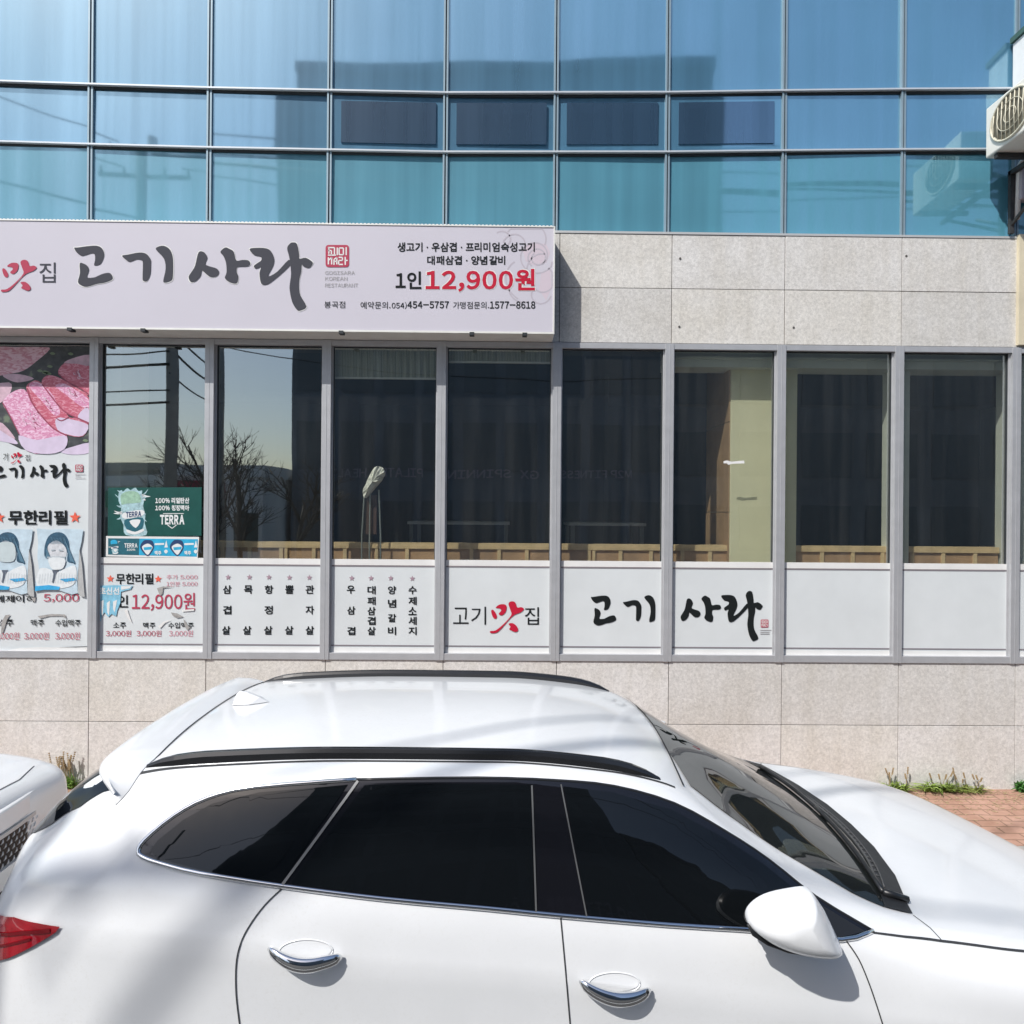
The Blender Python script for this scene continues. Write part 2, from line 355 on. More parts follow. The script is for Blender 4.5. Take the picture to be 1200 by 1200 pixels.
# body behind, roof, interior
body_m = plain('rendered wall', (.42, .41, .39), .8, 0, .08, 2)
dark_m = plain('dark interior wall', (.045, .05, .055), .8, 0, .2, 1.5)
mb = MB(); mb.box(X0B-.15, X0B, D, D+9, SW-.05, 10.4); mb.box(X1B, X1B+.15, D, D+9, SW-.05, 10.4); mb.box(X0B, X1B, D+8.85, D+9, SW-.05, 10.4)
mb.box(X0B-.15, X1B+.15, D-.05, D+9, 10.4, 10.65); mb.box(X0B, X1B, D+.56, D+8.8, 4.5, 4.9)
mb.build('outer_wall', body_m, bld)
mb = MB(); mb.box(X0B, X1B, D+5.5, D+5.6, .9, 4.5); mb.box(X0B, X1B, D+.24, D+5.6, .86, .9); mb.box(X0B, X1B, D+.30, D+5.6, 4.42, 4.49)
mb.box(-2.6, -2.5, D+3.6, D+5.5, .9, 4.42); mb.box(1.3, 1.36, D+2.8, D+5.5, .9, 4.42)
mb.build('interior_wall', dark_m, bld)
cream = plain('cream painted plaster', (.86, .82, .60), .7, 0, .05, 2)
beige = plain('pale grey plaster', (.74, .76, .70), .7, 0, .04, 2)
# interior columns and jambs seen behind the glass
def pcol(px0, px1, Y, dep, m, name):
    mb = MB(); mb.box(wx(px0, Y), wx(px1, Y), Y, Y+dep, .9, 4.42); return mb.build(name, m, bld, bevel=.006)
pcol(856, 934, D+.26, .75, cream, 'interior_pillar')
pcol(1047, 1066, D+.20, .20, beige, 'interior_jamb'); pcol(1184, 1204, D+.20, .20, beige, 'interior_jamb')
pcol(104, 141, D+.25, .5, plain('pale column plaster', (.84,.84,.78), .7, 0, .04, 2), 'interior_pillar')
mb = MB(); mb.box(wx(786), X1B, D+.16, D+.44, zq(409)-.11, 4.42); mb.box(wx(786), X1B, D+.13, D+.16, zq(409)-.035, zq(409)-.015)
mb.build('interior_beam', beige, bld)
# brown boarding on the left flank of the pillar
mb = MB(); xa = wx(856, D+.26)
for k in range(4): mb.box(xa-.014, xa-.002, D+.27, D+.99, .9+k*.86, .9+k*.86+.852)
mb.build('pillar_boarding', plain('brown boarding', (.46, .30, .18), .6, 0, .15, 6), bld)

# ground floor windows
mp = [-296, -160, -25, 110.5, 245.5, 382.5, 517, 652, 783.5, 914.5, 1052.5, 1189.5, 1325, 1460]
mxs = [wx(p) for p in mp]; HW = .040
YP = D+.045                       # front of the glass
YF = D+.026                       # front of the white film
wins = []
for i in range(len(mxs)-1):
    a, b = mxs[i]+HW, mxs[i+1]-HW
    mb = MB(); mb.box(mxs[i]-HW, a, D-.018, D+.10, Z_SILL0, Z_HEAD); mb.box(a, b, D-.012, D+.09, Z_PANE1, Z_HEAD); mb.box(a, b, D-.012, D+.09, Z_SILL0, Z_SILL1)
    mb.box(a, a+.012, D+.018, D+.09, Z_SILL1, Z_PANE1); mb.box(b-.012, b, D+.018, D+.09, Z_SILL1, Z_PANE1); mb.box(mxs[i]-.003, mxs[i]+.003, D-.0205, D-.017, Z_SILL0+.01, Z_HEAD-.01)
    w = mb.build('window', M['alu'], bld, bevel=.003)
    mb = MB(); mb.box(a+.012, a+.018, D+.03, D+.05, Z_PANE0, Z_PANE1); mb.box(b-.018, b-.012, D+.03, D+.05, Z_PANE0, Z_PANE1); mb.box(a+.018, b-.018, D+.03, D+.05, Z_PANE1-.008, Z_PANE1)
    o = mb.build('gasket', M['gasket'], w)
    mb = MB(); x0, x1, z0, z1 = a+.012, b-.012, Z_PANE0-.02, Z_PANE1
    tl = random.uniform(-.004, .004)
    mb.add([(x0,YP,z0),(x1,YP+tl,z0),(x1,YP+tl,z1),(x0,YP,z1),(x0,YP+.008,z0),(x1,YP+tl+.008,z0),(x1,YP+tl+.008,z1),(x0,YP+.008,z1)], [(0,1,2,3)], 0)
    mb.f += [(4,7,6,5),(0,4,5,1),(1,5,6,2),(2,6,7,3),(3,7,4,0)]; mb.mi += [1]*5
    mb.build('pane', [M['pane'], M['clear']], w)
    mb = MB(); mb.box(x0, x1, YF, YF+.012, Z_SILL1, Z_STRIP, 0); mb.box(x0, x1, YF-.0015, YF+.012, Z_STRIP+.002, Z_PANE0, 1)
    mb.box(x0, x1, YF-.003, YF+.01, Z_STRIP-.012, Z_STRIP, 2); mb.box(x0, x1, YF-.003, YF-.0005, Z_L1-.007, Z_L1+.005, 2); mb.box(x0, x1, YF-.002, YF-.0008, Z_SILL1, Z_L1-.02, 1)
    mb.build('lower_panel', [M['film'], M['strip'], M['greyline']], w)
    wins.append(w)
YT = YF-.0042
def wtext(i, name, fn, mats):
    mb = MB(); mb.mark(); fn(mb); build_split(mb, name, mats, wins[i])
def f4(mb):
    q = lambda x, y: (240+x/4.2857, 650+y/4.2857)
    for s, x, y in (('*',117,113),('삼',112,175),('겹',112,278),('살',107,380),('*',224,113),('목',218,175),('살',212,380),('*',322,113),('항',322,175),('정',320,278),('살',318,380),('*',425,115),('뽈',425,175),('살',423,380),('*',525,115),('관',527,175),('자',527,278),('살',527,380)):
        if s == '*': mb.mark(); star(mb, *q(x, y), 3.5, YT, 1); continue
        cx, cy = q(x, y); put_text(mb, s, (cx-5, cy-5, cx+5, cy+5), YT, 0, .022)
wtext(4, 'menu_column', f4, [M['ink'], M['mauve']])
def f5(mb):
    q = lambda x, y: (240+x/4.2857, 650+y/4.2857)
    for s, x, y in (('*',738,118),('우',733,175),('삼',735,280),('겹',735,383),('*',835,118),('대',837,178),('패',837,232),('삼',837,283),('겹',837,332),('살',837,383),('*',934,118),('양',940,178),('념',940,245),('갈',940,318),('비',940,383),('*',1042,120),('수',1043,178),('제',1043,232),('소',1043,283),('세',1043,332),('지',1043,383)):
        if s == '*': mb.mark(); star(mb, *q(x, y), 3.5, YT, 1); continue
        cx, cy = q(x, y); put_text(mb, s, (cx-4.8, cy-4.8, cx+4.8, cy+4.8), YT, 0, .022)
wtext(5, 'menu_column', f5, [M['ink'], M['mauve']])
def f6(mb):
    put_text(mb, '고', (531, 712, 549, 731), YT, 0, -.004); put_text(mb, '기', (552, 711, 569.5, 732), YT, 0, -.004)
    mb.mark(); put_brush(mb, 'mat', (574.5, 704.7, 614, 742), YT, 1); mb.mark(); put_text(mb, '집', (615, 711.5, 631.5, 732), YT, 0, 0)
wtext(6, 'name_lettering', f6, [M['ink'], M['red']])
def f7(mb): put_brush(mb, 'go', (692.5, 698, 722, 733), YT); mb.mark(); put_brush(mb, 'gi', (730, 697.5, 768, 728.8), YT)
wtext(7, 'name_lettering', f7, [M['ink']])
def f8(mb):
    put_brush(mb, 'sa', (797.5, 698, 845, 728.6), YT); mb.mark(); put_brush(mb, 'ra', (845, 692.5, 893.6, 751), YT)
    mb.mark(); seal(mb, (891.5, 726, 900.5, 735.3), YT, 1, 2)
    for y in (738.2, 740.6, 742.6): prect(mb, 891, y, 904-(y > 740)*2, y+.7, YT, 3)
wtext(8, 'name_lettering', f8, [M['ink'], M['red_soft'], M['strip'], M['ink_grey']])
def f3(mb):
    star(mb, 129.2, 678.2, 4.6, YT, 2); star(mb, 185.2, 678.6, 4.6, YT, 2)
    mb.mark(); put_text(mb, '무한리필', (135.8, 672, 179.8, 684.7), YT, 0, .02)
    mb.mark(); put_text(mb, '추가 5.000', (195, 673.5, 231.5, 679), YT, 3, 0); put_text(mb, '1인분 5.000', (195, 681.5, 231.5, 687), YT, 3, 0)
    mb.mark(); put_text(mb, '인', (138, 697.5, 150, 712), YT, 0, .02); put_text(mb, '12,900원', (154.5, 694.7, 228.5, 716), YT, 1, .012)
    for s, x0, x1 in (('소주', 132.5, 147.5), ('맥주', 167.5, 182), ('수입맥주', 197, 227)): mb.mark(); put_text(mb, s, (x0, 729.4, x1, 736.4), YT, 0, .01)
    for x0, x1 in ((124, 153.6), (160, 189), (198, 226)): mb.mark(); put_text(mb, '3,000원', (x0, 738.7, x1, 746.2), YT, 3 if x0 > 190 else 1, 0)
wtext(3, 'price_lettering', f3, [M['ink'], M['red_soft'], M['orange'], M['pinkink']])

# curtain wall of the upper floors, gently concave in plan
yg_tab = [(-600, .05), (-300, .08), (-130, .10), (0, .15), (250, .20), (520, .22), (800, .16), (1000, .08), (1190, .03), (1325, .02), (1900, .02)]
def yg(px):
    for (a, u), (b, v) in zip(yg_tab, yg_tab[1:]):
        if a <= px <= b: return D + u + (v-u)*(px-a)/(b-a)
    return D+.02
cp = [-440, -305, -168, -31, 107.5, 246.5, 387, 522.5, 651.5, 782, 918.5, 1057.5, 1190, 1325, 1460, 1600]
cpt = [Vector((at(p, 120, yg(p)).x, yg(p))) for p in cp]
Z_T2, Z_T1, Z_T0 = H+418*6.42/FPX, H+487*6.42/FPX, 8.55
rows = [(Z_BAND1+.02, Z_T2-.022, 'spandrel'), (Z_T2+.014, Z_T1-.022, 'vision'), (Z_T1+.014, Z_T0-.022, 'vision'), (Z_T0+.014, 10.39, 'vision')]
for i in range(len(cpt)-1):
    a, b = cpt[i], cpt[i+1]; t = (b-a).normalized(); nrm = Vector((t.y, -t.x))     # towards the street
    e = .017
    for r, (z0, z1, mk) in enumerate(rows):
        mb = MB(); p, q = a+t*e, b-t*e; k = random.uniform(-.013, .013); k2 = random.uniform(-.007, .007)
        pts = [(p.x, p.y, z0), (q.x, q.y+k, z0), (q.x, q.y+k+k2, z1), (p.x, p.y+k2, z1)]
        mb.prism(pts, (0, .02, 0)); gp = mb.build('glass_panel', M[mk], bld)
        if r == 1 and 6 <= i <= 9:
            L = (q-p).length; f0, f1 = (.085, .93)
            u, v = p+t*L*f0 + nrm*.012, p+t*L*f1 + nrm*.012; zz0, zz1 = z0+.075, z1-.055
            mb = MB(); mb.prism([(u.x, u.y, zz0), (v.x, v.y, zz0), (v.x, v.y, zz1), (u.x, u.y, zz1)], (0, .011, 0)); mb.build('vent_pane', M['ventdark'], gp)
for i, a in enumerate(cpt):
    mb = MB(); mb.box(a.x-.022, a.x-.006, a.y-.028, a.y+.06, Z_BAND1+.02, 10.4); mb.box(a.x+.006, a.x+.022, a.y-.022, a.y+.06, Z_BAND1+.02, 10.4); mb.box(a.x-.006, a.x+.006, a.y-.008, a.y+.06, Z_BAND1+.02, 10.4, 1)
    mb.build('mullion', [M['mull'], M['gasket']], bld)
for z in (Z_T2, Z_T1, Z_T0):
    mb = MB()
    for a, b in zip(cpt, cpt[1:]):
        for (y0, y1, zz0, zz1, mi) in ((-.042, .05, z, z+.014, 0), (-.012, .05, z-.022, z-.0005, 1)):
            mb.prism([(a.x, a.y+y0, zz0), (b.x, b.y+y0, zz0), (b.x, b.y+y1, zz0), (a.x, a.y+y1, zz0)], (0, 0, zz1-zz0), mi)
    mb.build('transom', [plain('pale transom cap', (.60, .64, .68), .35, .3), M['gasket']], bld)
# cream pilaster at the right
mb = MB(); mb.box(wx(1191, D, 330), wx(1191, D, 330)+.55, D-.035, D+.05, Z_HEAD+.02, Z_BAND1+.03); mb.build('pilaster', plain('stained cream pilaster', (.60, .54, .40), .7, 0, .12, 3), bld)

# ------------------------------------------------------------------ the shop sign
YS = D-.28
sx0, sx1 = wx(-230, YS, 330), wx(650, YS, 330); sz0, sz1 = H+209.5*YS/FPX, H+335.3*YS/FPX
sign = empty('shop_sign', ((sx0+sx1)/2, D, sz0), 'long white signboard with grey brush lettering and red price above shop windows', 'sign')
mb = MB(); mb.box(sx0, sx1, YS+.006, D-.004, sz0+.012, sz1-.012); mb.build('sign_box', M['white_metal'], sign)
mb = MB(); mb.box(sx0+.012, sx1-.012, YS, YS+.006, sz0+.012, sz1-.010); mb.build('sign_face', plain('lavender white sign face', (.555, .535, .60), .45, 0, .02, 1.2), sign)
mb = MB(); mb.box(sx0, sx1, YS-.006, D-.004, sz0-.004, sz0+.012); mb.box(sx0, sx1, YS-.006, D-.004, sz1-.010, sz1); mb.box(sx1-.012, sx1, YS-.006, D-.004, sz0+.012, sz1-.010)
mb.build('sign_frame', plain('sign frame metal', (.78, .78, .74), .4, .2, .05, 6), sign)
mb = MB()
for k in range(int((sx1-sx0)/.033)): mb.box(sx0+k*.033, sx0+k*.033+.018, YS+.01, YS+.03, sz1, sz1+.012)
mb.build('edge_clip', M['strip'], sign)
for px in (82, 168, 400, 553, 615): mb = MB(); x = wx(px, YS, 388); mb.box(x-.02, x+.02, YS-.012, YS+.05, sz0-.022, sz0+.004); mb.build('sign_bracket', M['gasket'], sign)
Y1 = YS-.003
mb = MB()
def sb(g, box): put_brush(mb, g, box, Y1)
for g, bx in (('go', (87, 288, 132, 336)), ('gi', (143, 288, 202.8, 331.2)), ('sa', (221, 290, 293.4, 332)), ('ra', (292.4, 284, 366.5, 363.8))):
    mb.mark(); put_brush(mb, g, (bx[0]-1, bx[1]-1, bx[2]+1, bx[3]+1), Y1+.0015, 1); put_brush(mb, g, bx, Y1, 0)
mb.mark(); put_text(mb, '집', (46, 307.5, 65, 331), Y1, 0, 0); mb.mark(); put_text(mb, '고기', (-62, 307, -4, 331), Y1, 0, 0)
build_split(mb, 'brush_syllable', [M['ink_soft'], M['strip']], sign)
mb = MB(); put_brush(mb, 'mat', (1.5, 304.5, 43, 342), Y1, 0); mb.build('red_syllable', [M['red_soft']], sign, fix=False)
mb = MB(); seal(mb, (381.5, 287, 409, 313), Y1, 0, 1); mb.build('red_seal', [M['red_soft'], M['strip']], sign, fix=False)
mb = MB()
mb.mark(); put_text(mb, 'GOGISARA', (381, 317.5, 416, 321.8), Y1, 1, .004); put_text(mb, 'KOREAN', (381, 324.3, 407, 328.8), Y1, 1, .004); put_text(mb, 'RESTAURANT', (381, 332, 419.6, 336.6), Y1, 1, .004)
mb.mark(); put_text(mb, '봉곡점', (380, 353, 404.4, 361), Y1, 0); mb.mark(); put_text(mb, '예약문의.', (422.5, 353.5, 457.5, 361.8), Y1, 0); put_text(mb, '054)', (459, 353.8, 476.5, 362), Y1, 0, .008)
put_text(mb, '454-5757', (477.3, 353, 526, 361.2), Y1, 0, .02); mb.mark(); put_text(mb, '가맹점문의.', (531, 353.5, 573, 361.8), Y1, 0); put_text(mb, '1577-8618', (574, 353, 627.3, 361.6), Y1, 0, .02)
mb.mark(); put_text(mb, '생고기 · 우삼겹 · 프리미엄숙성고기', (465.7, 284, 626.6, 295), Y1, 0, .02); mb.mark(); put_text(mb, '대패삼겹 · 양념갈비', (500.5, 299.7, 592, 310.2), Y1, 0, .02)
mb.mark(); put_text(mb, '1인', (463.5, 318, 493.7, 338.6), Y1, 0, .022)
build_split(mb, 'lettering_line', [M['ink'], M['ink_grey']], sign)
mb = MB(); put_text(mb, '12,900원', (497.6, 314, 627.8, 343), Y1+.0014, 1, .055); put_text(mb, '12,900원', (498.7, 315, 626.8, 342), Y1, 0, .03)
mb.build('price_lettering', [M['red'], M['strip']], sign, fix=False)
# faint scrollwork motif at the right end
mb = MB(); YM = Y1+.0022; rr = random.Random(3)
for cx, cy, r0, turns, ph in ((628, 300, 22, 1.1, .3), (630, 302, 12, 1.3, 2.2), (622, 285, 30, .45, 3.6), (634, 330, 18, .6, 5.2), (605, 288, 16, .55, 3.4), (610, 335, 20, .4, 1.2), (640, 312, 26, .35, 2.4), (590, 282, 12, .5, 4.0), (632, 344, 14, .6, .2), (618, 318, 34, .3, 1.9)):
    pts = [(cx+r0*(1-.45*k/24)*math.cos(ph+turns*2*math.pi*k/24), cy+r0*(1-.45*k/24)*math.sin(ph+turns*2*math.pi*k/24)) for k in range(25)]
    pts = [(min(647, x), min(368, max(268, y))) for x, y in pts]
    pstroke(mb, pts, 1.7, YM, 0)
mb.flat([at(x, y, YM+.0005) for x, y in ((612,292),(622,284),(640,286),(645,296),(640,308),(628,312),(616,306))], 1)
mb.flat([at(x, y, YM+.0005) for x, y in ((634,320),(645,316),(646,338),(640,352),(632,340))], 1)
mb.build('scroll_motif', [plain('pale motif grey', (.47, .435, .49), .5), plain('pale motif pink', (.58, .50, .56), .5)], sign, fix=False)

# ------------------------------------------------------------------ posters and stickers
def wobble_rect(x0, y0, x1, y1, amp, n, rnd):
    pts = []
    for (a, b), (c, d) in (((x0, y0), (x1, y0)), ((x1, y0), (x1, y1)), ((x1, y1), (x0, y1)), ((x0, y1), (x0, y0))):
        for k in range(n): pts.append((a+(c-a)*k/n+rnd.uniform(-amp, amp), b+(d-b)*k/n+rnd.uniform(-amp, amp)))
    return pts
def meat_mat(name, lean, fat, sc, thr):
    m, nt, b = newmat(name); tc = nt.nodes.new('ShaderNodeTexCoord'); mpn = nt.nodes.new('ShaderNodeMapping'); mpn.inputs['Rotation'].default_value = (0, .9, 0); mpn.inputs['Scale'].default_value = (1, 1, 2.6)
    w = nt.nodes.new('ShaderNodeTexNoise'); w.inputs['Scale'].default_value = sc; w.inputs['Detail'].default_value = 3; w.inputs['Distortion'].default_value = 1.6
    nt.links.new(tc.outputs['Object'], mpn.inputs[0]); nt.links.new(mpn.outputs[0], w.inputs['Vector'])
    r = ramp(nt, w.outputs[0], [(thr-.1, lean), (thr, tuple((x+y)/2 for x, y in zip(lean, fat))), (thr+.07, fat)])
    nt.links.new(r.outputs[0], b.inputs['Base Color']); b.inputs['Roughness'].default_value = .4; return m
rnd = random.Random(11)
pst = empty('meat_poster', (wx(42), D, Z_SILL1), 'tall poster of raw pork slices covering the leftmost shop window', 'poster')
YA = D+.016
mb = MB(); mb.prism([at(x, y, YA) for x, y in ((-20, 405), (105.5, 406), (105, 500), (104.5, 640), (102.5, 757), (60, 759), (20, 763), (-20, 768))], (0, .004, 0)); mb.build('sheet', M['film'], pst)
gradm, nt, b_ = newmat('poster photo ground')
tc = nt.nodes.new('ShaderNodeTexCoord'); n = noise(nt, 9, 3, .6)
r = ramp(nt, n.outputs[0], [(.35, (.022, .028, .032)), (.6, (.06, .065, .07)), (.72, (.15, .19, .13))]); nt.links.new(r.outputs[0], b_.inputs['Base Color'])
mb = MB(); y = YA-.002
fl = lambda pts, mi, dy=0: mb.flat([at(p[0]/6.667, 400+p[1]/6.667, y-dy) for p in pts], mi)
fl([(-120,35),(700,38),(700,790),(640,800),(520,860),(360,880),(160,840),(60,790),(-120,740)], 0)
fl(catmull([(-120,60),(120,45),(320,45),(390,60),(280,160),(180,230),(60,255),(-120,270)], 3), 2, .001)
fl(catmull([(455,250),(480,190),(560,140),(698,105),(700,180),(700,420),(620,360),(520,310)], 3), 3, .001); fl(catmull([(500,170),(560,135),(698,105),(699,190),(600,175)], 3), 4, .0016)
fl(catmull([(20,265),(140,255),(265,290),(160,320),(90,310)], 3), 4, .001); fl(catmull([(-120,370),(70,320),(85,390),(20,470),(-120,520)], 3), 4, .001)
fl(catmull([(-120,600),(0,640),(90,740),(140,800),(60,790),(-120,740)], 3), 5, .0008); fl(catmull([(-60,640),(20,640),(120,760),(40,720)], 3), 4, .0012)
fl(catmull([(325,330),(360,270),(440,275),(560,340),(695,440),(700,635),(620,600),(500,540),(400,430)], 3), 3, .0020); fl(catmull([(430,350),(500,330),(600,385),(690,450),(690,520),(620,500),(520,420)], 3), 1, .0026)
fl(catmull([(690,520),(700,640),(610,600),(640,540)], 3), 5, .0026)
fl(catmull([(205,360),(240,320),(300,310),(420,410),(480,500),(540,590),(600,600),(690,650),(650,740),(540,735),(420,680),(320,580),(240,470)], 3), 3, .0030); fl(catmull([(225,350),(290,318),(380,380),(440,470),(470,560),(420,575),(330,470)], 3), 1, .0036); fl(catmull([(440,600),(560,610),(690,655),(645,738),(540,730),(450,690)], 3), 5, .0036)
fl(catmull([(20,480),(90,400),(190,375),(250,480),(330,590),(420,690),(520,730),(510,830),(400,875),(220,860),(150,720),(80,580)], 3), 1, .0042); fl(catmull([(145,735),(280,770),(420,745),(522,745),(505,840),(380,880),(200,850)], 3), 5, .0048)
fl(catmull([(470,860),(580,820),(698,795),(698,870),(560,885)], 3), 5, .0012)
for sl, hull in ((1, ((60,520),(190,400),(330,640),(470,735),(170,700))), (2, ((250,370),(300,330),(460,560),(440,590),(360,490))), (3, ((440,350),(520,340),(680,450),(660,500),(560,420))), (4, ((520,200),(600,180),(695,260),(690,380),(600,300)))):
    for k in range(26 if sl == 1 else 13):
        ws = [rnd.random()**1.5 for _ in hull]; t = sum(ws); cx = sum(w*h[0] for w, h in zip(ws, hull))/t; cy = sum(w*h[1] for w, h in zip(ws, hull))/t
        a = rnd.uniform(.4, 1.3); L = rnd.uniform(14, 46); q = []
        for j in range(5): q.append(((cx+L*(j/4-.5)*math.cos(a)+rnd.uniform(-5, 5))/6.667, 400+(cy+L*(j/4-.5)*math.sin(a)+rnd.uniform(-5, 5))/6.667))
        pstroke(mb, q, rnd.uniform(.3, .9), y-.0056-.00004*k, 7 if k % 4 else 8)
for q, w_ in (([(210,365),(245,470),(322,580),(420,682),(520,735)], 1.6), ([(330,335),(402,432),(500,545),(620,605),(698,640)], 1.5), ([(20,480),(80,585),(150,725)], 1.2), ([(455,250),(520,312),(620,362),(700,420)], 1.3), ([(540,590),(480,620),(440,600)], 1.2)):
    pstroke(mb, [(a/6.667, 400+b/6.667) for a, b in catmull(q, 4, False)], w_, y-.0052, 8)
for k in range(10):
    cx, cy = rnd.choice(((300, 150), (430, 90), (560, 90), (640, 760), (350, 240), (420, 210))); cx += rnd.uniform(-60, 60); cy += rnd.uniform(-20, 20)
    fl(catmull([(cx-22, cy), (cx, cy-12), (cx+24, cy+2), (cx+4, cy+12)], 2), 6, .0009)
mb.build('meat_picture', [gradm, meat_mat('marbled pork', (.60, .22, .38), (.80, .55, .70), 24, .53), meat_mat('pork belly stripe', (.55, .22, .28), (.72, .48, .55), 13, .5), meat_mat('lean pork', (.50, .10, .16), (.68, .30, .38), 20, .56), plain('pork fat', (.58, .40, .48), .5, 0, .22, 16), plain('white fat rind', (.62, .53, .68), .5, 0, .10, 9), plain('garnish green', (.16, .22, .13), .6), plain('fat vein print', (.76, .56, .68), .5), plain('deep red meat edge', (.30, .05, .10), .5, 0, .3, 30)], pst, fix=False)
mb = MB(); y = YA-.0065; mb.mark()
put_text(mb, '기', (3.5, 531, 9.3, 540), y, 0); put_brush(mb, 'mat', (12.7, 530, 26, 543), y, 1); put_text(mb, '집', (29.5, 533, 35.2, 540), y, 0)
mb.mark()
for g_, bx in (('go', (-10, 546, 7, 561)), ('gi', (10, 545, 28, 560.5)), ('sa', (35, 545, 55.8, 560)), ('ra', (57.5, 542.5, 82.5, 571))): put_brush(mb, g_, bx, y, 0)
mb.mark(); seal(mb, (88, 544.5, 97.3, 553), y, 2, 4)
for yy in (555.4, 557.4, 560): prect(mb, 88, yy, 100-(yy == 557.4)*6, yy+.6, y, 5)
mb.mark(); star(mb, 87.8, 606.4, 7, y, 3); star(mb, -1, 606.4, 7, y, 3); put_text(mb, '무한리필', (9.5, 598, 79, 615), y, 0, .028)
mb.mark(); put_text(mb, '케제이하', (-6, 697.5, 42, 706), y, 0, .012); put_text(mb, '5,000', (51, 696, 92.5, 706), y, 2, .004)
mb.mark()
for s, x0, x1 in (('소주', -2, 15.5), ('맥주', 36, 51.5), ('수입맥주', 64.7, 94.5)): put_text(mb, s, (x0, 726, x1, 734), y, 0, .012)
mb.mark()
for x0, x1 in ((-7, 22.5), (28, 57), (64.5, 93.5)): put_text(mb, '3,000원', (x0, 741, x1, 750), y, 2, .0)
build_split(mb, 'poster_lettering', [M['ink'], M['red'], M['red_soft'], M['orange'], M['strip'], M['ink_grey']], pst)
# torn patches on the poster
mb = MB(); y = YA-.0075
torn = plain('torn paper backing', (.34, .33, .32), .8, 0, .2, 40)
for pts in ([(44,722),(60,719.5),(76,720),(78,725),(73,722),(58,722),(47,725)], [(2,729),(6,721),(12,720),(8,727),(4,740),(1,744)], [(38,697),(42,700),(41,706),(38,703)]): mb.flat([at(*p, y) for p in pts], 0)
for pts in ([(0,764),(22,759.5),(45,758.5),(98,759),(102,763.5),(50,762.5),(20,766),(0,768)],): mb.flat([at(*p, y-.004) for p in pts], 1)
mb.build('torn_patch', [torn, M['strip']], pst, fix=False)

def portrait_ad(name, ox, label, blurred):
    """a small blue tinted advert with a portrait in white shirt and tie (generic)"""
    e = empty(name, at(ox+27, 690, YA-.012), label, 'poster', 'portrait adverts pasted on the meat poster'); r_ = random.Random(int(ox)+100)
    q = lambda x, y: at(ox+(x-240)/5.714, 570+y/5.714, YA-.012)
    out = [(246,282),(340,290),(440,284),(556,290),(548,360),(530,440),(525,540),(518,640),(520,715),(480,724),(380,690),(300,690),(235,705),(238,640),(262,560),(250,470),(256,380)]
    mb = MB(); mb.prism([q(*p) for p in out], (0, .002, 0)); mb.build('paper', plain('pale blue paper', (.50, .62, .70), .5, 0, .14, 14), e)
    mb = MB(); z_ = [0]
    def fl(pts, mi, sm=True):
        z_[0] += .0007; mb.flat([q(*p)+Vector((0, -.0008-z_[0], 0)) for p in (catmull(pts, 3) if sm else pts)], mi)
    fl([(300,470),(300,400),(325,335),(375,307),(430,318),(462,370),(470,440),(505,520),(490,515),(450,500),(445,430),(330,450)], 0)
    fl([(320,420),(332,385),(380,362),(430,395),(448,440),(430,490),(385,505),(340,480)], 1)
    fl([(262,560),(300,545),(345,560),(385,575),(440,548),(500,530),(515,590),(490,660),(380,685),(250,665)], 2); fl([(350,560),(395,560),(378,590),(362,650),(348,640),(360,590)], 3, False)
    fl([(238,668),(330,660),(405,672),(395,692),(300,692),(236,700)], 4, False)
    fl([(400,620),(500,612),(515,628),(440,640)], 4, False)
    for k in range(16):
        x = 300+k*10+r_.uniform(-3, 3); z_[0] += .00002
        for pts in ([(306+k*1.2, 400+k*3), (312+k*1.5, 440+k*2), (304+k*1.6, 480)], [(430+k*2.2, 345+k*5), (452+k*2.4, 420+k*4), (470+k*2.2, 500+k)], [(330+k*7, 348-abs(k-8)*1.4), (345+k*6.4, 368), (338+k*7.2, 384)]): pstroke(mb, [(ox+(a-240)/5.714, 570+b/5.714) for a, b in pts], .35, q(0, 0).y-.0012-z_[0], 7 if k % 3 else 0)
    for k in range(14):
        x = 268+k*18; pstroke(mb, [(ox+(x-240)/5.714, 570+(575+abs(k-6)*2)/5.714), (ox+(x-8-240)/5.714, 570+650/5.714)], .3, q(0, 0).y-.0022-z_[0], 6)
    if blurred: fl([(330,380),(420,375),(445,430),(430,500),(340,500),(318,440)], 5)
    else:
        fl([(318,470),(440,470),(440,482),(318,480)], 6, False); fl([(345,425),(370,420),(372,428),(346,432)], 6, False); fl([(398,420),(425,428),(424,434),(398,430)], 6, False)
        fl([(330,480),(436,482),(430,540),(400,556),(350,550)], 2)
    mb.build('portrait_print', [plain('blue black hair print', (.03, .09, .15), .5, 0, .3, 30), plain('pale face print', (.58, .60, .63), .5, 0, .16, 30), plain('white shirt print', (.70, .74, .76), .5, 0, .08, 25), plain('dark tie print', (.10, .12, .16), .5), plain('cyan band print', (.04, .36, .66), .5, 0, .2, 20), plain('smudged face print', (.50, .58, .60), .5, 0, .06, 20), plain('grey mark print', (.36, .42, .46), .5), plain('soft hair strand print', (.12, .24, .33), .5)], e, fix=False)
    mb = MB(); mb.prism([q(532, 420), q(550, 520), q(568, 740), q(540, 735), q(522, 712), q(527, 540)], (0, -.003, 0)); mb.build('shaded_loose_edge', plain('shaded grey paper edge', (.42, .43, .43), .8, 0, .1, 30), e)  # loose paper edge, with the grey shade beside the advert put into its colour
portrait_ad('portrait_poster', 42, 'small blue portrait advert, whole face showing, right of its twin', False)
portrait_ad('portrait_poster', -17, 'small blue portrait advert with blank smudged face, cut by left photo edge', True)

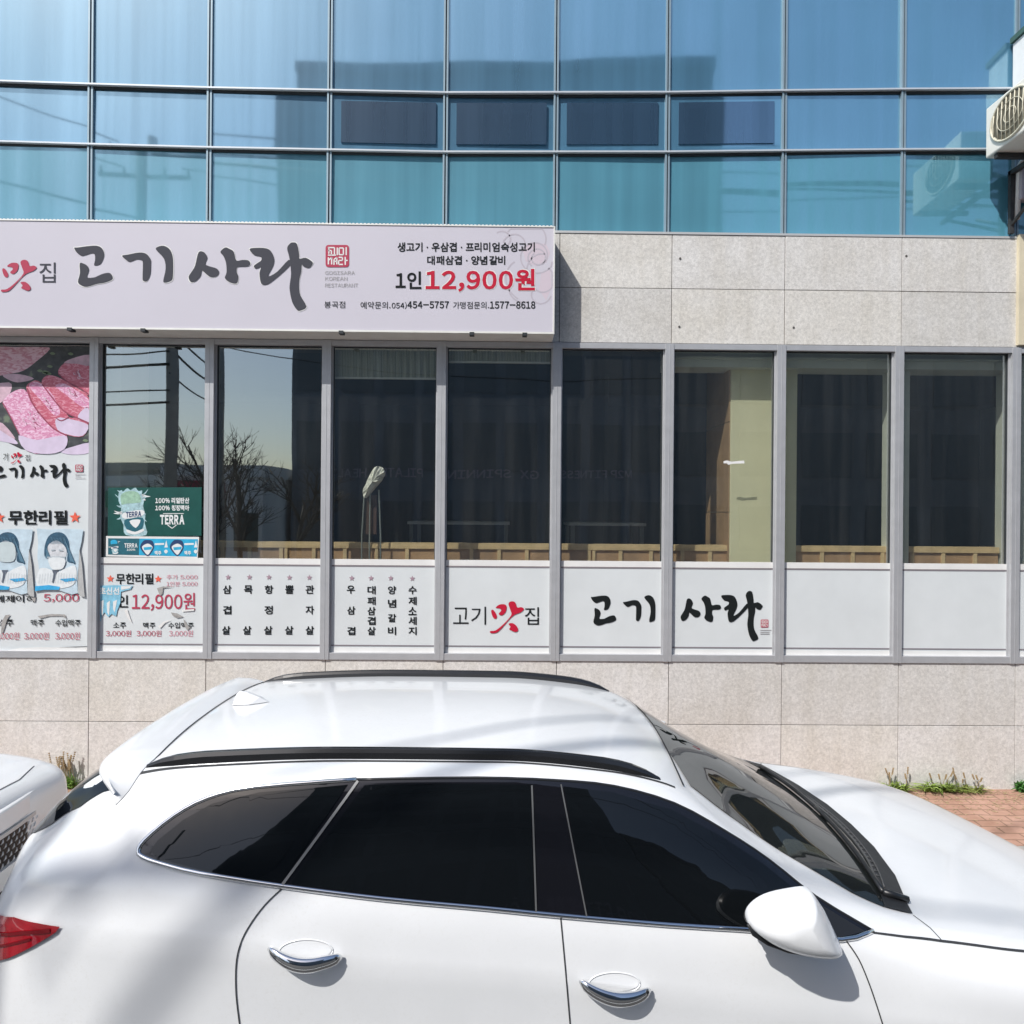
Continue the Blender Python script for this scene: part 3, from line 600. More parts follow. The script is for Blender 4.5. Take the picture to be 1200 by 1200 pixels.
YB = YP-.008
def q5(x, y): return (105+x/5.4552, 560+y/5.4552)
def beer_art(mb, ox, oy, s, Y, hollow=False):
    """splashing beer bottle artwork, in the zoomed pixel frame scaled by s"""
    P = lambda x, y, d=0: at(*q5(ox+(x-180)*s, oy+(y-65)*s), Y-d)
    F = lambda pts, mi, d=0: mb.flat([P(a, b, d) for a, b in catmull(pts, 3)], mi)
    r_ = random.Random(5)
    F([(186,98),(204,78),(214,88),(240,66),(262,78),(292,62),(312,84),(336,80),(334,112),(352,130),(342,180),(356,235),(352,290),(362,365),(232,365),(216,300),(196,250),(202,190),(186,150)], 0)
    F([(200,110),(250,85),(310,95),(330,150),(300,160),(230,165),(205,170)], 1, .0007)
    for k in range(12):
        a = r_.uniform(-1.1, 1.1) if k % 2 else math.pi+r_.uniform(-.6, .6); L = r_.uniform(25, 58)
        cx, cy = (338 if k % 2 else 205), r_.uniform(90, 260)
        F([(cx, cy-6), (cx+L*.5*math.cos(a), cy+L*.5*math.sin(a)-5), (cx+L*math.cos(a), cy+L*math.sin(a)-8), (cx+L*.5*math.cos(a), cy+L*.5*math.sin(a)+5), (cx, cy+8)], 0 if k % 3 else 3, .0004)
    F([(215,225),(335,205),(340,240),(225,262)], 3, .0012)
    F([(222,270),(340,255),(335,330),(300,352),(250,345)], 2, .0010); F([(255,275),(325,268),(295,320)], 3, .0018)
    x0, y0 = q5(ox+(232-180)*s, oy+(215-65)*s); x1, y1 = q5(ox+(330-180)*s, oy+(250-65)*s)
    put_text(mb, 'TERRA', (x0, y0, x1, y1), Y-.0024, 4, .04, -1.5*s)
    F([(240,330),(290,345),(340,325),(345,340),(290,362),(240,348)], 3, .0016)
pg = plain('dark green print', (.012, .075, .065), .3, 0, .15, 7); pice = plain('icy blue print', (.35, .52, .56), .4, 0, .35, 40); pmint = plain('mint print', (.30, .48, .36), .4, 0, .25, 30); pdk = plain('deep teal print', (.02, .12, .16), .4, 0, .2, 30); pwh = plain('white print', (.72, .74, .74), .4); pblu = plain('sky blue print', (.03, .38, .62), .35, 0, .2, 14); pnavy = plain('navy print', (.02, .05, .14), .4)
e = empty('beer_poster', at(181, 628, YB), 'dark green beer advert board with splashing bottle in shop window', 'poster')
mb = MB(); mb.prism([at(*q5(*p), YB) for p in ((118,62),(716,60),(714,370),(116,372))], (0, .006, 0)); mb.build('board', pg, e)
mb = MB(); beer_art(mb, 180, 65, 1.0, YB-.0008); mb.build('bottle_picture', [pice, pmint, pdk, pwh, pnavy], e, fix=False)
mb = MB()
b4 = lambda s, x0, y0, x1, y1, bold: put_text(mb, s, (*q5(x0, y0), *q5(x1, y1)), YB-.001, 0, bold)
b4('100% 리얼탄산', 420, 126, 637, 164, .035); b4('100% 청정맥아', 420, 174, 637, 210, .035); b4('TERRA', 450, 236, 606, 298, .05)
pstroke(mb, [q5(470, 228), q5(602, 228)], .8, YB-.001); pstroke(mb, [q5(498, 300), q5(527, 323), q5(556, 300)], .9, YB-.001)
mb.build('board_lettering', pwh, e, fix=False)
e = empty('beer_price_strip', at(178, 653, YB-.004), 'narrow white framed sky blue beer banner below the dark green board', 'poster')
mb = MB(); mb.prism([at(*q5(*p), YB-.006) for p in ((105,372),(700,378),(690,512),(104,502))], (0, .005, 0)); mb.build('strip_board', M['strip'], e)
mb = MB(); Yq = YB-.0075
Fq = lambda pts, mi, d=0: mb.flat([at(*q5(*p), Yq-d) for p in pts], mi)
Fq([(118,386),(318,388),(316,494),(118,490)], 0); Fq([(318,388),(692,392),(684,504),(316,494)], 1)
beer_art(mb, 128, 390, .33, Yq-.0008)
put_text(mb, 'TERRA', (*q5(222, 418), *q5(306, 446)), Yq-.0012, 5, .04); put_text(mb, '100%', (*q5(238, 452), *q5(292, 466)), Yq-.0012, 5, .03)
for ox in (0, 190):
    Fq(catmull([(322+ox,440),(345+ox,402),(372+ox,396),(402+ox,404),(412+ox,440),(398+ox,474),(372+ox,500),(345+ox,480)], 3), 6, .001)
    Fq(catmull([(335+ox,440),(372+ox,420),(402+ox,440),(392+ox,466),(372+ox,492),(350+ox,472)], 3), 5, .0017); Fq([(345+ox,444),(398+ox,440),(396+ox,458),(348+ox,462)], 1, .0024)
    Fq([(416+ox,418),(476+ox,416),(476+ox,428),(416+ox,430)], 5, .001)
    put_text(mb, '맥주', (*q5(416+ox, 466), *q5(458+ox, 494)), Yq-.0012, 5, .04)
    Fq([(478+ox,445),(490+ox,398),(500+ox,445)], 5, .001); Fq(catmull([(476+ox,470),(488+ox,458),(500+ox,470),(488+ox,484)], 3), 5, .001)
mb.build('strip_print', [pdk, pblu, pice, pwh, pnavy, pwh, pnavy, pice], e, fix=False)
# torn blue sticker on the white panel beneath
e = empty('torn_sticker', at(125, 723, YF-.006), 'torn blue and white sticker peeling off the price panel', 'sticker')
Ys = YF-.007
mb = MB(); mb.prism([at(*q5(*p), Ys) for p in ((48,690),(160,686),(275,690),(262,712),(200,728),(196,800),(176,850),(170,885),(140,870),(120,890),(96,860),(78,880),(70,920),(56,850),(42,780))], (0, .002, 0)); mb.build('paper', plain('sky blue sticker', (.22, .50, .66), .4, 0, .25, 18), e)
mb = MB(); put_text(mb, '초신선', (*q5(62, 700), *q5(190, 746)), Ys-.002, 0, .03)
for pts in ([(70,790),(90,780),(84,880),(74,870)], [(110,800),(130,785),(124,880),(112,860)], [(150,790),(176,780),(160,860),(150,840)], [(200,692),(270,692),(256,706),(202,716)]): mb.flat([at(*q5(*p), Ys-.0012) for p in pts], 0)
mb.build('sticker_print', pwh, e, fix=False)
mb = MB()
for k, pts in enumerate(([(430,705),(470,694),(540,695),(470,705),(466,740),(450,755)], [(222,845),(240,838),(250,870),(272,930),(240,890)], [(520,860),(560,866),(600,888),(560,896),(530,880)], [(440,950),(470,920),(520,905),(480,930),(450,962)], [(600,900),(640,960),(622,975),(606,940)], [(590,845),(668,838),(668,850),(592,856)])): mb.mark(); mb.flat([at(*q5(*p), Ys-.001) for p in pts], k % 2)
build_split(mb, 'torn_flap', [torn, M['strip']], e)

# ------------------------------------------------------------------ cars: a lofted half body, mirrored
def hermite(tab, x):
    """smooth interpolation through (x, a, b...) rows, shape preserving"""
    if x <= tab[0][0]: return tab[0][1:]
    if x >= tab[-1][0]: return tab[-1][1:]
    for i in range(len(tab)-1):
        if tab[i][0] <= x <= tab[i+1][0]: break
    h = tab[i+1][0]-tab[i][0]; t = (x-tab[i][0])/h; out = []
    for k in range(1, len(tab[0])):
        d = lambda j: (tab[j+1][k]-tab[j][k])/(tab[j+1][0]-tab[j][0])
        def m(j):
            if j == 0: return d(0)
            if j == len(tab)-1: return d(j-1)
            a, b = d(j-1), d(j)
            if a*b <= 0: return 0.0
            w1 = 2*(tab[j+1][0]-tab[j][0])+(tab[j][0]-tab[j-1][0]); w2 = (tab[j+1][0]-tab[j][0])+2*(tab[j][0]-tab[j-1][0])
            return (w1+w2)/(w1/a+w2/b)
        t2, t3 = t*t, t*t*t
        out.append((2*t3-3*t2+1)*tab[i][k]+(t3-2*t2+t)*h*m(i)+(-2*t3+3*t2)*tab[i+1][k]+(t3-t2)*h*m(i+1))
    return tuple(out)
class CarShape:
    """rows: tables (x, half width, height) from the roof centre line down to the sill"""
    SEG = (6, 8, 8, 6, 7, 6, 4)
    def __init__(s, yc, rows, sharp=()): s.yc = yc; s.rows = rows; s.sharp = set(sharp); s.c = {}
    def ring(s, x):
        k = round(x, 5)
        if k in s.c: return s.c[k]
        P = [hermite(r, x) for r in s.rows]; out = []
        n = len(P)
        def tan(i):
            if i == 0: return (P[1][0]-P[0][0], 0.0)
            if i == n-1: return (P[i][0]-P[i-1][0], P[i][1]-P[i-1][1])
            return ((P[i+1][0]-P[i-1][0])/2, (P[i+1][1]-P[i-1][1])/2)
        for i in range(n-1):
            a, b = P[i], P[i+1]; L = math.hypot(b[0]-a[0], b[1]-a[1])
            ta, tb = tan(i), tan(i+1)
            def lim(t): q = math.hypot(*t) or 1; return (t[0]/q*L, t[1]/q*L)
            ta, tb = lim(ta), lim(tb)
            if i in s.sharp: ta = (b[0]-a[0], b[1]-a[1])
            if i+1 in s.sharp: tb = (b[0]-a[0], b[1]-a[1])
            for j in range(s.SEG[i]):
                t = j/s.SEG[i]; t2, t3 = t*t, t*t*t
                out.append(tuple((2*t3-3*t2+1)*a[q]+(t3-2*t2+t)*ta[q]+(-2*t3+3*t2)*b[q]+(t3-t2)*tb[q] for q in (0, 1)))
        out.append(P[-1]); s.c[k] = out; return out
    def side(s, x, z):
        """half width of the flank at (x, z)"""
        r = s.ring(x); o = s.SEG[0]
        for (w0, z0), (w1, z1) in zip(r[o:], r[o+1:]):
            if z0 >= z >= z1: t = (z0-z)/((z0-z1) or 1e-9); return w0+(w1-w0)*t
        return r[o][0] if z > r[o][1] else r[-1][0]
    def top(s, x, w):
        w = abs(w); r = s.ring(x)
        for (w0, z0), (w1, z1) in zip(r, r[1:]):
            if w0 <= w <= w1: t = (w-w0)/((w1-w0) or 1e-9); return z0+(z1-z0)*t
        return r[-1][1]
    def side_p(s, px, py):
        Y = s.yc-.9
        for _ in range(14): p = at(px, py, Y); Y = .5*Y+.5*(s.yc-s.side(p.x, p.z))
        return (p.x, p.z)
    def top_p(s, px, py, z=1.3):
        for _ in range(24): p = onz(px, py, z); z = .6*z+.4*s.top(p.x, p.y-s.yc)
        return (p.x, p.y-s.yc)
    def sv(s, x, z, off, sg=-1):
        w = s.side(x, z); e = .01
        n = Vector((-(s.side(x+e, z)-s.side(x-e, z))/(2*e), 1, -(s.side(x, z+e)-s.side(x, z-e))/(2*e))).normalized()
        return Vector((x+n.x*off, s.yc+sg*(w+n.y*off), z+n.z*off))
    def tv(s, x, w, off):
        e = .012; z = s.top(x, w)
        n = Vector((-(s.top(x+e, w)-s.top(x-e, w))/(2*e), -(s.top(x, w+e)-s.top(x, w-e))/(2*e), 1)).normalized()
        return Vector((x, s.yc+w, z))+n*off
    def body(s, xs, keep=None):
        mb = MB(); rings = [s.ring(x) for x in xs]; n = len(rings[0])
        for sg in (-1, 1):
            vs = [(x, s.yc+sg*w, z) for x, r in zip(xs, rings) for w, z in r]; fs = []
            for i in range(len(xs)-1):
                for j in range(n-1):
                    c = ((xs[i]+xs[i+1])/2, (rings[i][j][0]+rings[i][j+1][0])/2, (rings[i][j][1]+rings[i][j+1][1])/2)
                    if keep and not keep(*c): continue
                    q = (i*n+j, i*n+j+1, (i+1)*n+j+1, (i+1)*n+j); fs.append(q if sg < 0 else q[::-1])
            mb.add(vs, fs)
        for i in (0, len(xs)-1):
            r = rings[i]; pts = [(xs[i], s.yc-w, z) for w, z in r]+[(xs[i], s.yc+w, z) for w, z in reversed(r) if w > 1e-6]
            mb.flat(pts)
        return mb
def merge(o, d=.0006):
    bm = bmesh.new(); bm.from_mesh(o.data); bmesh.ops.remove_doubles(bm, verts=bm.verts, dist=d); bmesh.ops.recalc_face_normals(bm, faces=bm.faces); bm.to_mesh(o.data); bm.free(); return o
def sheet(pts2, fn, step=.05):
    """fill a flat outline, cut it into small cells and lay every vertex on the surface with fn"""
    bm = bmesh.new(); vs = [bm.verts.new((a, b, 0)) for a, b in pts2]
    for t in tessellate_polygon([[Vector((a, b, 0)) for a, b in pts2]]):
        try: bm.faces.new([vs[i] for i in t])
        except ValueError: pass
    for ax in (0, 1):
        lo = min(p[ax] for p in pts2); hi = max(p[ax] for p in pts2); k = lo+step
        while k < hi:
            bmesh.ops.bisect_plane(bm, geom=bm.verts[:]+bm.edges[:]+bm.faces[:], plane_co=(k, 0, 0) if ax == 0 else (0, k, 0), plane_no=(1, 0, 0) if ax == 0 else (0, 1, 0), dist=1e-6); k += step
    bmesh.ops.triangulate(bm, faces=bm.faces[:])
    bm.verts.index_update()
    out = [fn(v.co.x, v.co.y) for v in bm.verts]; fs = [tuple(v.index for v in f.verts) for f in bm.faces]
    bm.free(); return out, fs
def dense(pts, step=.04):
    out = []
    for (a, b), (c, d) in zip(pts, pts[1:]):
        n = max(1, int(math.hypot(c-a, d-b)/step)); out += [(a+(c-a)*k/n, b+(d-b)*k/n) for k in range(n)]
    out.append(pts[-1]); return out
def ribbon(mb, pts2, fn, w, off, mi=0):
    """a thin band lying on the surface along a line"""
    pts = dense(pts2, .03); vs = []
    for i, p in enumerate(pts):
        a, b = pts[max(i-1, 0)], pts[min(i+1, len(pts)-1)]; dx, dy = b[0]-a[0], b[1]-a[1]; L = math.hypot(dx, dy) or 1
        nx, ny = -dy/L*w/2, dx/L*w/2; vs += [fn(p[0]+nx, p[1]+ny, off), fn(p[0]-nx, p[1]-ny, off)]
    mb.add(vs, [(2*i, 2*i+1, 2*i+3, 2*i+2) for i in range(len(pts)-1)], mi)

def paint_mat(name, col):
    m, nt, b = newmat(name)
    n = noise(nt, 2.2, 5, .6); r = ramp(nt, n.outputs[0], [(.3, tuple(c*.93 for c in col)), (.65, col)])
    # road dust gathers low on the body
    tc = nt.nodes.new('ShaderNodeTexCoord'); sp = nt.nodes.new('ShaderNodeSeparateXYZ'); nt.links.new(tc.outputs['Object'], sp.inputs[0])
    mr = nt.nodes.new('ShaderNodeMapRange'); mr.inputs[1].default_value = .25; mr.inputs[2].default_value = .8; nt.links.new(sp.outputs[2], mr.inputs[0])
    c = mixc(nt, mr.outputs[0], (.55, .53, .49), r.outputs[0]); nt.links.new(c, b.inputs['Base Color'])
    sp2 = noise(nt, 70, 4, .8); rd = ramp(nt, sp2.outputs[0], [(.52, (1, 1, 1)), (.72, (.90, .885, .86))]); dn_ = noise(nt, 1.1, 4, .7); rdn = ramp(nt, dn_.outputs[0], [(.42, (0, 0, 0)), (.7, (1, 1, 1))])
    nt.links.new(mixc(nt, rdn.outputs[0], c, mixc(nt, 1.0, c, rd.outputs[0], 'MULTIPLY')), b.inputs['Base Color'])
    rc = ramp(nt, dn_.outputs[0], [(.35, (.03,)*3), (.75, (.16,)*3)]); nt.links.new(rc.outputs[0], b.inputs['Coat Roughness'])
    b.inputs['Roughness'].default_value = .42; b.inputs['Coat Weight'].default_value = .85; b.inputs['Coat IOR'].default_value = 1.5
    return m
M['paint'] = paint_mat('white car paint', (.73, .745, .76)); M['chrome'] = plain('chrome', (.78, .79, .80), .07, 1.0); M['blacktrim'] = plain('black plastic trim', (.014, .015, .017), .35)
M['blackgloss'] = plain('gloss black pillar', (.006, .006, .008), .06, 0, 0, 6, .5); M['tint'] = plain('dark tinted glass', (.004, .005, .006), .02, 0, 0, 6, 0, .5)
M['seam'] = plain('panel gap', (.03, .032, .035), .7); M['tyre'] = plain('tyre rubber', (.02, .02, .021), .85, 0, .2, 30); M['rim'] = plain('alloy wheel', (.5, .5, .52), .25, .9)
M['lamp_red'] = plain('red lamp lens', (.27, .003, .010), .08, 0, .25, 14, 1.0); M['lens'] = plain('clear lamp lens', (.55, .57, .6), .06, .4); M['under'] = plain('underbody', (.015, .015, .015), .9)
def wheel(parent, yc, x, w, z, rad):
    for sg in (-1, 1):
        mb = MB(); prof = [(rad-.10, .10), (rad-.02, .115), (rad, .09), (rad, -.09), (rad-.02, -.115), (rad-.10, -.10)]; n = 40
        for k in range(n): a = 2*math.pi*k/n; mb.v += [(x+r*math.cos(a), yc+sg*w+t, z+r*math.sin(a)) for r, t in prof]
        m_ = len(prof)
        for k in range(n):
            for j in range(m_): mb.f.append((k*m_+j, k*m_+(j+1) % m_, ((k+1) % n)*m_+(j+1) % m_, ((k+1) % n)*m_+j)); mb.mi.append(0)
        wh = mb.build('wheel', M['tyre'], parent, smooth=True)
        mb = MB(); yo = yc+sg*(w+.085); R0 = rad-.095
        for k in range(5):
            a = 2*math.pi*k/5+.3
            for da in (-.13, .13):
                u = Vector((math.cos(a+da), 0, math.sin(a+da))); v = Vector((-u.z, 0, u.x)); c0 = Vector((x, yo, z))
                mb.prism([c0+u*.05+v*.02, c0+u*R0+v*.026, c0+u*R0-v*.026, c0+u*.05-v*.02], (0, -sg*.035, 0))
        cy = [Vector((x+.065*math.cos(2*math.pi*k/20), yo+sg*.008, z+.065*math.sin(2*math.pi*k/20))) for k in range(20)]; mb.prism(cy, (0, -sg*.05, 0))
        for r0, r1 in ((R0-.012, R0+.02),):
            a1 = [Vector((x+r1*math.cos(2*math.pi*k/40), yo+sg*.012, z+r1*math.sin(2*math.pi*k/40))) for k in range(40)]; a0 = [Vector((x+r0*math.cos(2*math.pi*k/40), yo-sg*.03, z+r0*math.sin(2*math.pi*k/40))) for k in range(40)]
            mb.add(a1+a0, [(k, (k+1) % 40, 40+(k+1) % 40, 40+k) for k in range(40)])
        mb.build('rim', M['rim'], wh)

# ---- the white estate in front
YC = 3.22
roof0 = [(-2.02,0,.80),(-1.95,0,1.06),(-1.91,0,1.255),(-1.80,0,1.40),(-1.65,0,1.54),(-1.44,0,1.655),(-1.2,0,1.69),(-.6,0,1.715),(0,0,1.715),(.4,0,1.68),(.69,0,1.605),(.9,0,1.505),(1.2,0,1.345),(1.45,0,1.205),(1.62,0,1.13),(1.8,0,1.125),(2.2,0,1.065),(2.5,0,.98),(2.68,0,.90),(2.78,0,.80),(2.84,0,.66)]
edge1 = [(-2.02,.36,.79),(-1.95,.40,1.05),(-1.91,.42,1.25),(-1.80,.49,1.385),(-1.65,.56,1.515),(-1.42,.60,1.625),(-1.2,.62,1.65),(-.6,.62,1.672),(0,.62,1.668),(.4,.62,1.635),(.60,.62,1.592),(.69,.62,1.555),(.87,.635,1.43),(1.07,.68,1.305),(1.24,.735,1.225),(1.36,.765,1.175),(1.5,.785,1.135),(1.8,.79,1.095),(2.2,.77,1.025),(2.5,.71,.93),(2.68,.62,.83),(2.78,.55,.74),(2.84,.48,.62)]
gut2 = [(-2.02,.40,.78),(-1.95,.46,1.04),(-1.91,.485,1.245),(-1.75,.58,1.36),(-1.6,.65,1.455),(-1.42,.71,1.545),(-1.09,.735,1.595),(-.56,.745,1.622),(0,.745,1.622),(.16,.745,1.612),(.375,.745,1.588),(.59,.745,1.538),(.77,.755,1.455),(.91,.775,1.368),(1.075,.81,1.262),(1.24,.85,1.178),(1.36,.868,1.135),(1.5,.878,1.10),(1.8,.885,1.055),(2.2,.87,.985),(2.5,.80,.89),(2.68,.70,.79),(2.78,.60,.70),(2.84,.51,.59)]
belt3 = [(-2.02,.44,.76),(-1.95,.54,1.02),(-1.85,.66,1.19),(-1.7,.765,1.29),(-1.5,.84,1.34),(-1.25,.88,1.335),(-.9,.90,1.30),(-.4,.91,1.26),(0,.91,1.235),(.5,.91,1.195),(.9,.91,1.165),(1.15,.912,1.125),(1.36,.92,1.07),(1.5,.93,1.035),(1.8,.94,.985),(2.2,.93,.915),(2.5,.86,.82),(2.68,.75,.72),(2.78,.63,.64),(2.84,.53,.55)]
crs4 = [(-2.02,.46,.74),(-1.95,.58,.98),(-1.85,.72,1.10),(-1.7,.83,1.15),(-1.54,.885,1.17),(-1.2,.93,1.17),(-.875,.942,1.16),(-.57,.945,1.10),(.16,.945,1.05),(.8,.946,.97),(1.21,.95,.915),(1.5,.955,.89),(1.8,.958,.865),(2.2,.945,.82),(2.5,.885,.74),(2.68,.77,.65),(2.78,.65,.58),(2.84,.54,.50)]
mid5 = [(-2.02,.50,.55),(-1.95,.64,.60),(-1.8,.80,.64),(-1.5,.91,.66),(-1,.935,.66),(0,.935,.64),(1,.94,.62),(1.8,.95,.60),(2.3,.93,.58),(2.55,.86,.54),(2.7,.76,.48),(2.84,.55,.42)]
sil6 = [(-2.02,.46,.38),(-1.8,.76,.36),(-1.4,.88,.33),(0,.895,.30),(1.5,.90,.30),(2.3,.88,.30),(2.6,.76,.30),(2.84,.5,.32)]
und7 = [(-2.02,.3,.34),(-1.8,.6,.30),(0,.7,.26),(2.3,.7,.26),(2.84,.4,.30)]
S1 = CarShape(YC, [roof0, edge1, gut2, belt3, crs4, mid5, sil6, und7], sharp=(4,))
AX = ((-1.02, .37), (1.80, .37)); ARCH = .43
def keep1(x, w, z): return not (w > .6 and any((x-a)**2+(z-b)**2 < ARCH**2 for a, b in AX))
car = empty('parked_car', (0, YC, 0), 'white estate car with black roof rails parked in front of the shop', 'car')
xs = [-2.02+4.86*k/162 for k in range(163)]
bo = merge(S1.body(xs, keep1).build('body', M['paint'], car, smooth=True))
mb = MB(); mb.box(-1.7, 2.5, YC-.62, YC+.62, .24, .9); mb.build('underbody', M['under'], car)
for a, b in AX:
    wheel(car, YC, a, .80, b-.01, .355)
mb = MB()
for a, b in AX:
    for sg in (-1, 1):
        pts = []
        for k in range(33):
            t = math.pi*(-.08+1.16*k/32); x = a+(ARCH+.008)*math.cos(t); z = max(.3, b+(ARCH+.008)*math.sin(t)); pts.append(S1.sv(x, z, .004, sg))
        mb.tube(pts, .022, 8)
mb.build('arch_trim', M['paint'], car, smooth=True)
sideL = lambda pts: [S1.side_p(*p) for p in pts]
topL = lambda pts: [S1.top_p(*p) for p in pts]
def side_sheet(name, pts2, mat, off, sgs=(-1, 1), parent=None, step=.035):
    o_ = None
    for sg in sgs:
        vs, fs = sheet(pts2, lambda x, z: S1.sv(x, z, off, sg), step); mb = MB(); mb.add(vs, fs); o = mb.build(name, mat, parent or car, smooth=True); o_ = o_ or o
    return o_
# daylight openings: outlines measured along the flank
DLO = [(164,998),(172,985),(205,957),(245,936),(300,924),(418,915),(560,913),(650,916),(720,923),(790,943),(850,976),(900,1009),(955,1052),(1024,1093),(985,1103),(900,1092),(780,1084),(650,1073),(570,1065),(450,1054),(330,1039),(235,1024),(190,1013),(170,1006)]
quarter = [(178,996),(186,985),(216,961),(250,942),(305,929),(408,920),(330,1034),(240,1020),(198,1009),(182,1003)]
reard = [(428,920),(560,919),(621,920),(626,1067),(570,1060),(450,1049),(341,1035)]
frontd = [(660,922),(718,929),(786,949),(845,981),(894,1014),(925,1039),(930,1087),(900,1086),(780,1079),(689,1072)]
corner = [(932,1046),(955,1058),(1012,1092),(984,1098),(936,1090)]
DLO = catmull(DLO[:14], 3, False)+catmull(DLO[14:]+DLO[:1], 3, False)[:-1]
dlo = sideL(DLO)
side_sheet('pillar_trim', dlo, M['blackgloss'], .005)
for nm, o in (('quarter_window', quarter), ('door_window', reard), ('door_window', frontd)): side_sheet(nm, sideL(o), M['tint'], .008)
side_sheet('corner_panel', sideL(corner), M['blacktrim'], .008)
bot = sideL(catmull([(1022,1091),(985,1101),(900,1091),(780,1083),(650,1072),(570,1064),(450,1053),(330,1038),(235,1023),(190,1012),(170,1005),(163,998),(171,984),(205,956),(245,935),(300,922.5),(418,914)], 3, False))
upl = sideL(catmull([(418,914),(560,912),(650,915),(720,922),(790,942),(850,975),(900,1008),(955,1051),(1020,1090)], 3, False))
for sg in (-1, 1):
    mb = MB(); mb.tube([S1.sv(x, z, .004, sg) for x, z in dense(bot, .04)], .0085, 6); mb.build('window_moulding', M['chrome'], car, smooth=True)
    mb = MB(); mb.tube([S1.sv(x, z, .003, sg) for x, z in dense(upl, .04)], .006, 6); mb.build('roof_seal', M['blacktrim'], car, smooth=True)
    mb = MB(); F = lambda x, z, o: S1.sv(x, z, o, sg)
    ribbon(mb, sideL([(623,921),(628,1068)]), F, .006, .010); ribbon(mb, sideL([(657,920),(687,1073)]), F, .005, .010); mb.build('window_divider', plain('dark rubber divider', (.085, .088, .09), .4), car)
    mb = MB(); ribbon(mb, sideL([(420,916),(332,1036)]), F, .009, .011)
    mb.build('window_divider', plain('grey rubber divider', (.16, .165, .17), .4), car)
    mb = MB()
    ribbon(mb, sideL(catmull([(332,1040),(311,1060),(293,1084),(282,1106),(277,1130),(277,1165),(281,1200)], 4, False))+[(-.86,.86),(-.80,.80)], F, .0045, .0025)
    b0 = S1.side_p(668, 1200); ribbon(mb, sideL([(657,1076),(662,1130),(668,1200)])+[(b0[0]+.01, .6), (b0[0]+.01, .38)], F, .0045, .0025)
    f0 = S1.side_p(1034, 1200); ribbon(mb, sideL(catmull([(991,1102),(1006,1124),(1018,1152),(1027,1178),(1034,1200)], 4, False))+[(f0[0]+.01, .6), (f0[0]-.05, .38)], F, .0045, .0025)
    ribbon(mb, [(-.80,.40),(b0[0]+.01,.38),(f0[0]-.05,.38)], F, .007, .0025)
    ribbon(mb, sideL([(1022,1093),(1060,1098),(1102,1103),(1150,1109),(1200,1115)])+[(2.2,.965),(2.45,.90)], F, .004, .0025)
    ribbon(mb, [(-1.5,.78),(-1.8,.80)], F, .006, .0025)
    mb.build('panel_gap', M['seam'], car)
# top overlays: windscreen, cowl, tail window, seams (symmetric about the centre line)
def sym(pts): return pts+[(x, -w) for x, w in reversed(pts) if abs(w) > 1e-6]
def top_sheet(name, pts2, mat, off, step=.06):
    vs, fs = sheet(pts2, lambda x, w: S1.tv(x, w, off), step); mb = MB(); mb.add(vs, fs); return mb.build(name, mat, car, smooth=True)
wsn = topL([(808,921),(868,966),(938,1012),(998,1047),(1036,1064)])
half = [(.705, 0.0), (.70, -.3)]+wsn+[(1.47, -.60), (1.53, -.42), (1.575, -.2), (1.585, 0.0)]
top_sheet('windscreen', sym(half), plain('windscreen glass', (.012, .014, .014), .015, 0, 0, 6, 0, .9), .004)
cow = [(1.585, 0.0), (1.575, -.2), (1.53, -.42), (1.47, -.60)]+[wsn[-1]]+topL([(1068,1071)])+[(1.505, -.66), (1.59, -.46), (1.635, -.22), (1.645, 0.0)]
half_c = [(1.565, 0), (1.555, -.2), (1.51, -.42), (1.45, -.60), wsn[-1]]+topL([(1069,1072)])+[(1.525, -.66), (1.60, -.46), (1.645, -.22), (1.655, 0.0)]
top_sheet('cowl', sym(half_c), plain('cowl plastic', (.02, .021, .023), .55, 0, .3, 60), .006)
mb = MB()
for w0, w1 in ((-.66, .05), (-.02, .60)):
    pts = [S1.tv(1.50-.13*abs(w0+(w1-w0)*k/10)**1.6, w0+(w1-w0)*k/10, .016) for k in range(11)]; mb.tube(pts, .010, 6)
    p = S1.tv(1.53, w0, .012); mb.tube([p, pts[0]], .014, 6)
mb.build('wiper', M['blacktrim'], car, smooth=True)
mb = MB()
for dx_, r__ in ((.028, .0045), (.055, .003)):
    mb.tube([S1.tv(1.575+dx_-.02-.135*(abs(w)/.6)**1.8, w, .008) for w in [-.60+1.2*k/24 for k in range(25)]], r__, 5)
for k in range(26):
    w = -.52+1.04*k/25; x = 1.598-.135*(abs(w)/.6)**1.8; mb.tube([S1.tv(x-.008, w, .008), S1.tv(x+.012, w, .008)], .0022, 4)
mb.build('cowl_vent', plain('worn grey plastic', (.07, .072, .075), .5), car, smooth=True)
mb = MB()
FT = lambda x, w, o: S1.tv(x, w, o)
hd = topL([(1070,1073),(1090,1088),(1103,1102)])
for sg in (-1, 1):
    ribbon(mb, [(x, w if sg < 0 else -w) for x, w in hd+[(1.72, -.872), (2.1, -.862), (2.4, -.80)]][:3], FT, .004, .0025)
    ribbon(mb, [(.705, sg*.0), (.70, sg*.3), (.69, sg*.618)], FT, .008, .0055)
    ribbon(mb, [(-1.34, 0), (-1.335, sg*.3), (-1.33, sg*.56), (-1.345, sg*.64), (-1.40, sg*.70)], FT, .004, .0025)
mb.build('roof_gap', M['seam'], car)
# interior glimpsed through the screen is dark; mirror stem at the top of the screen
rear = [(-1.43, 0), (-1.43, -.45), (-1.42, -.69), (-1.58, -.645), (-1.72, -.585), (-1.83, -.525), (-1.885, -.475), (-1.90, 0)]
top_sheet('tail_window', sym(rear), M['tint'], .004)
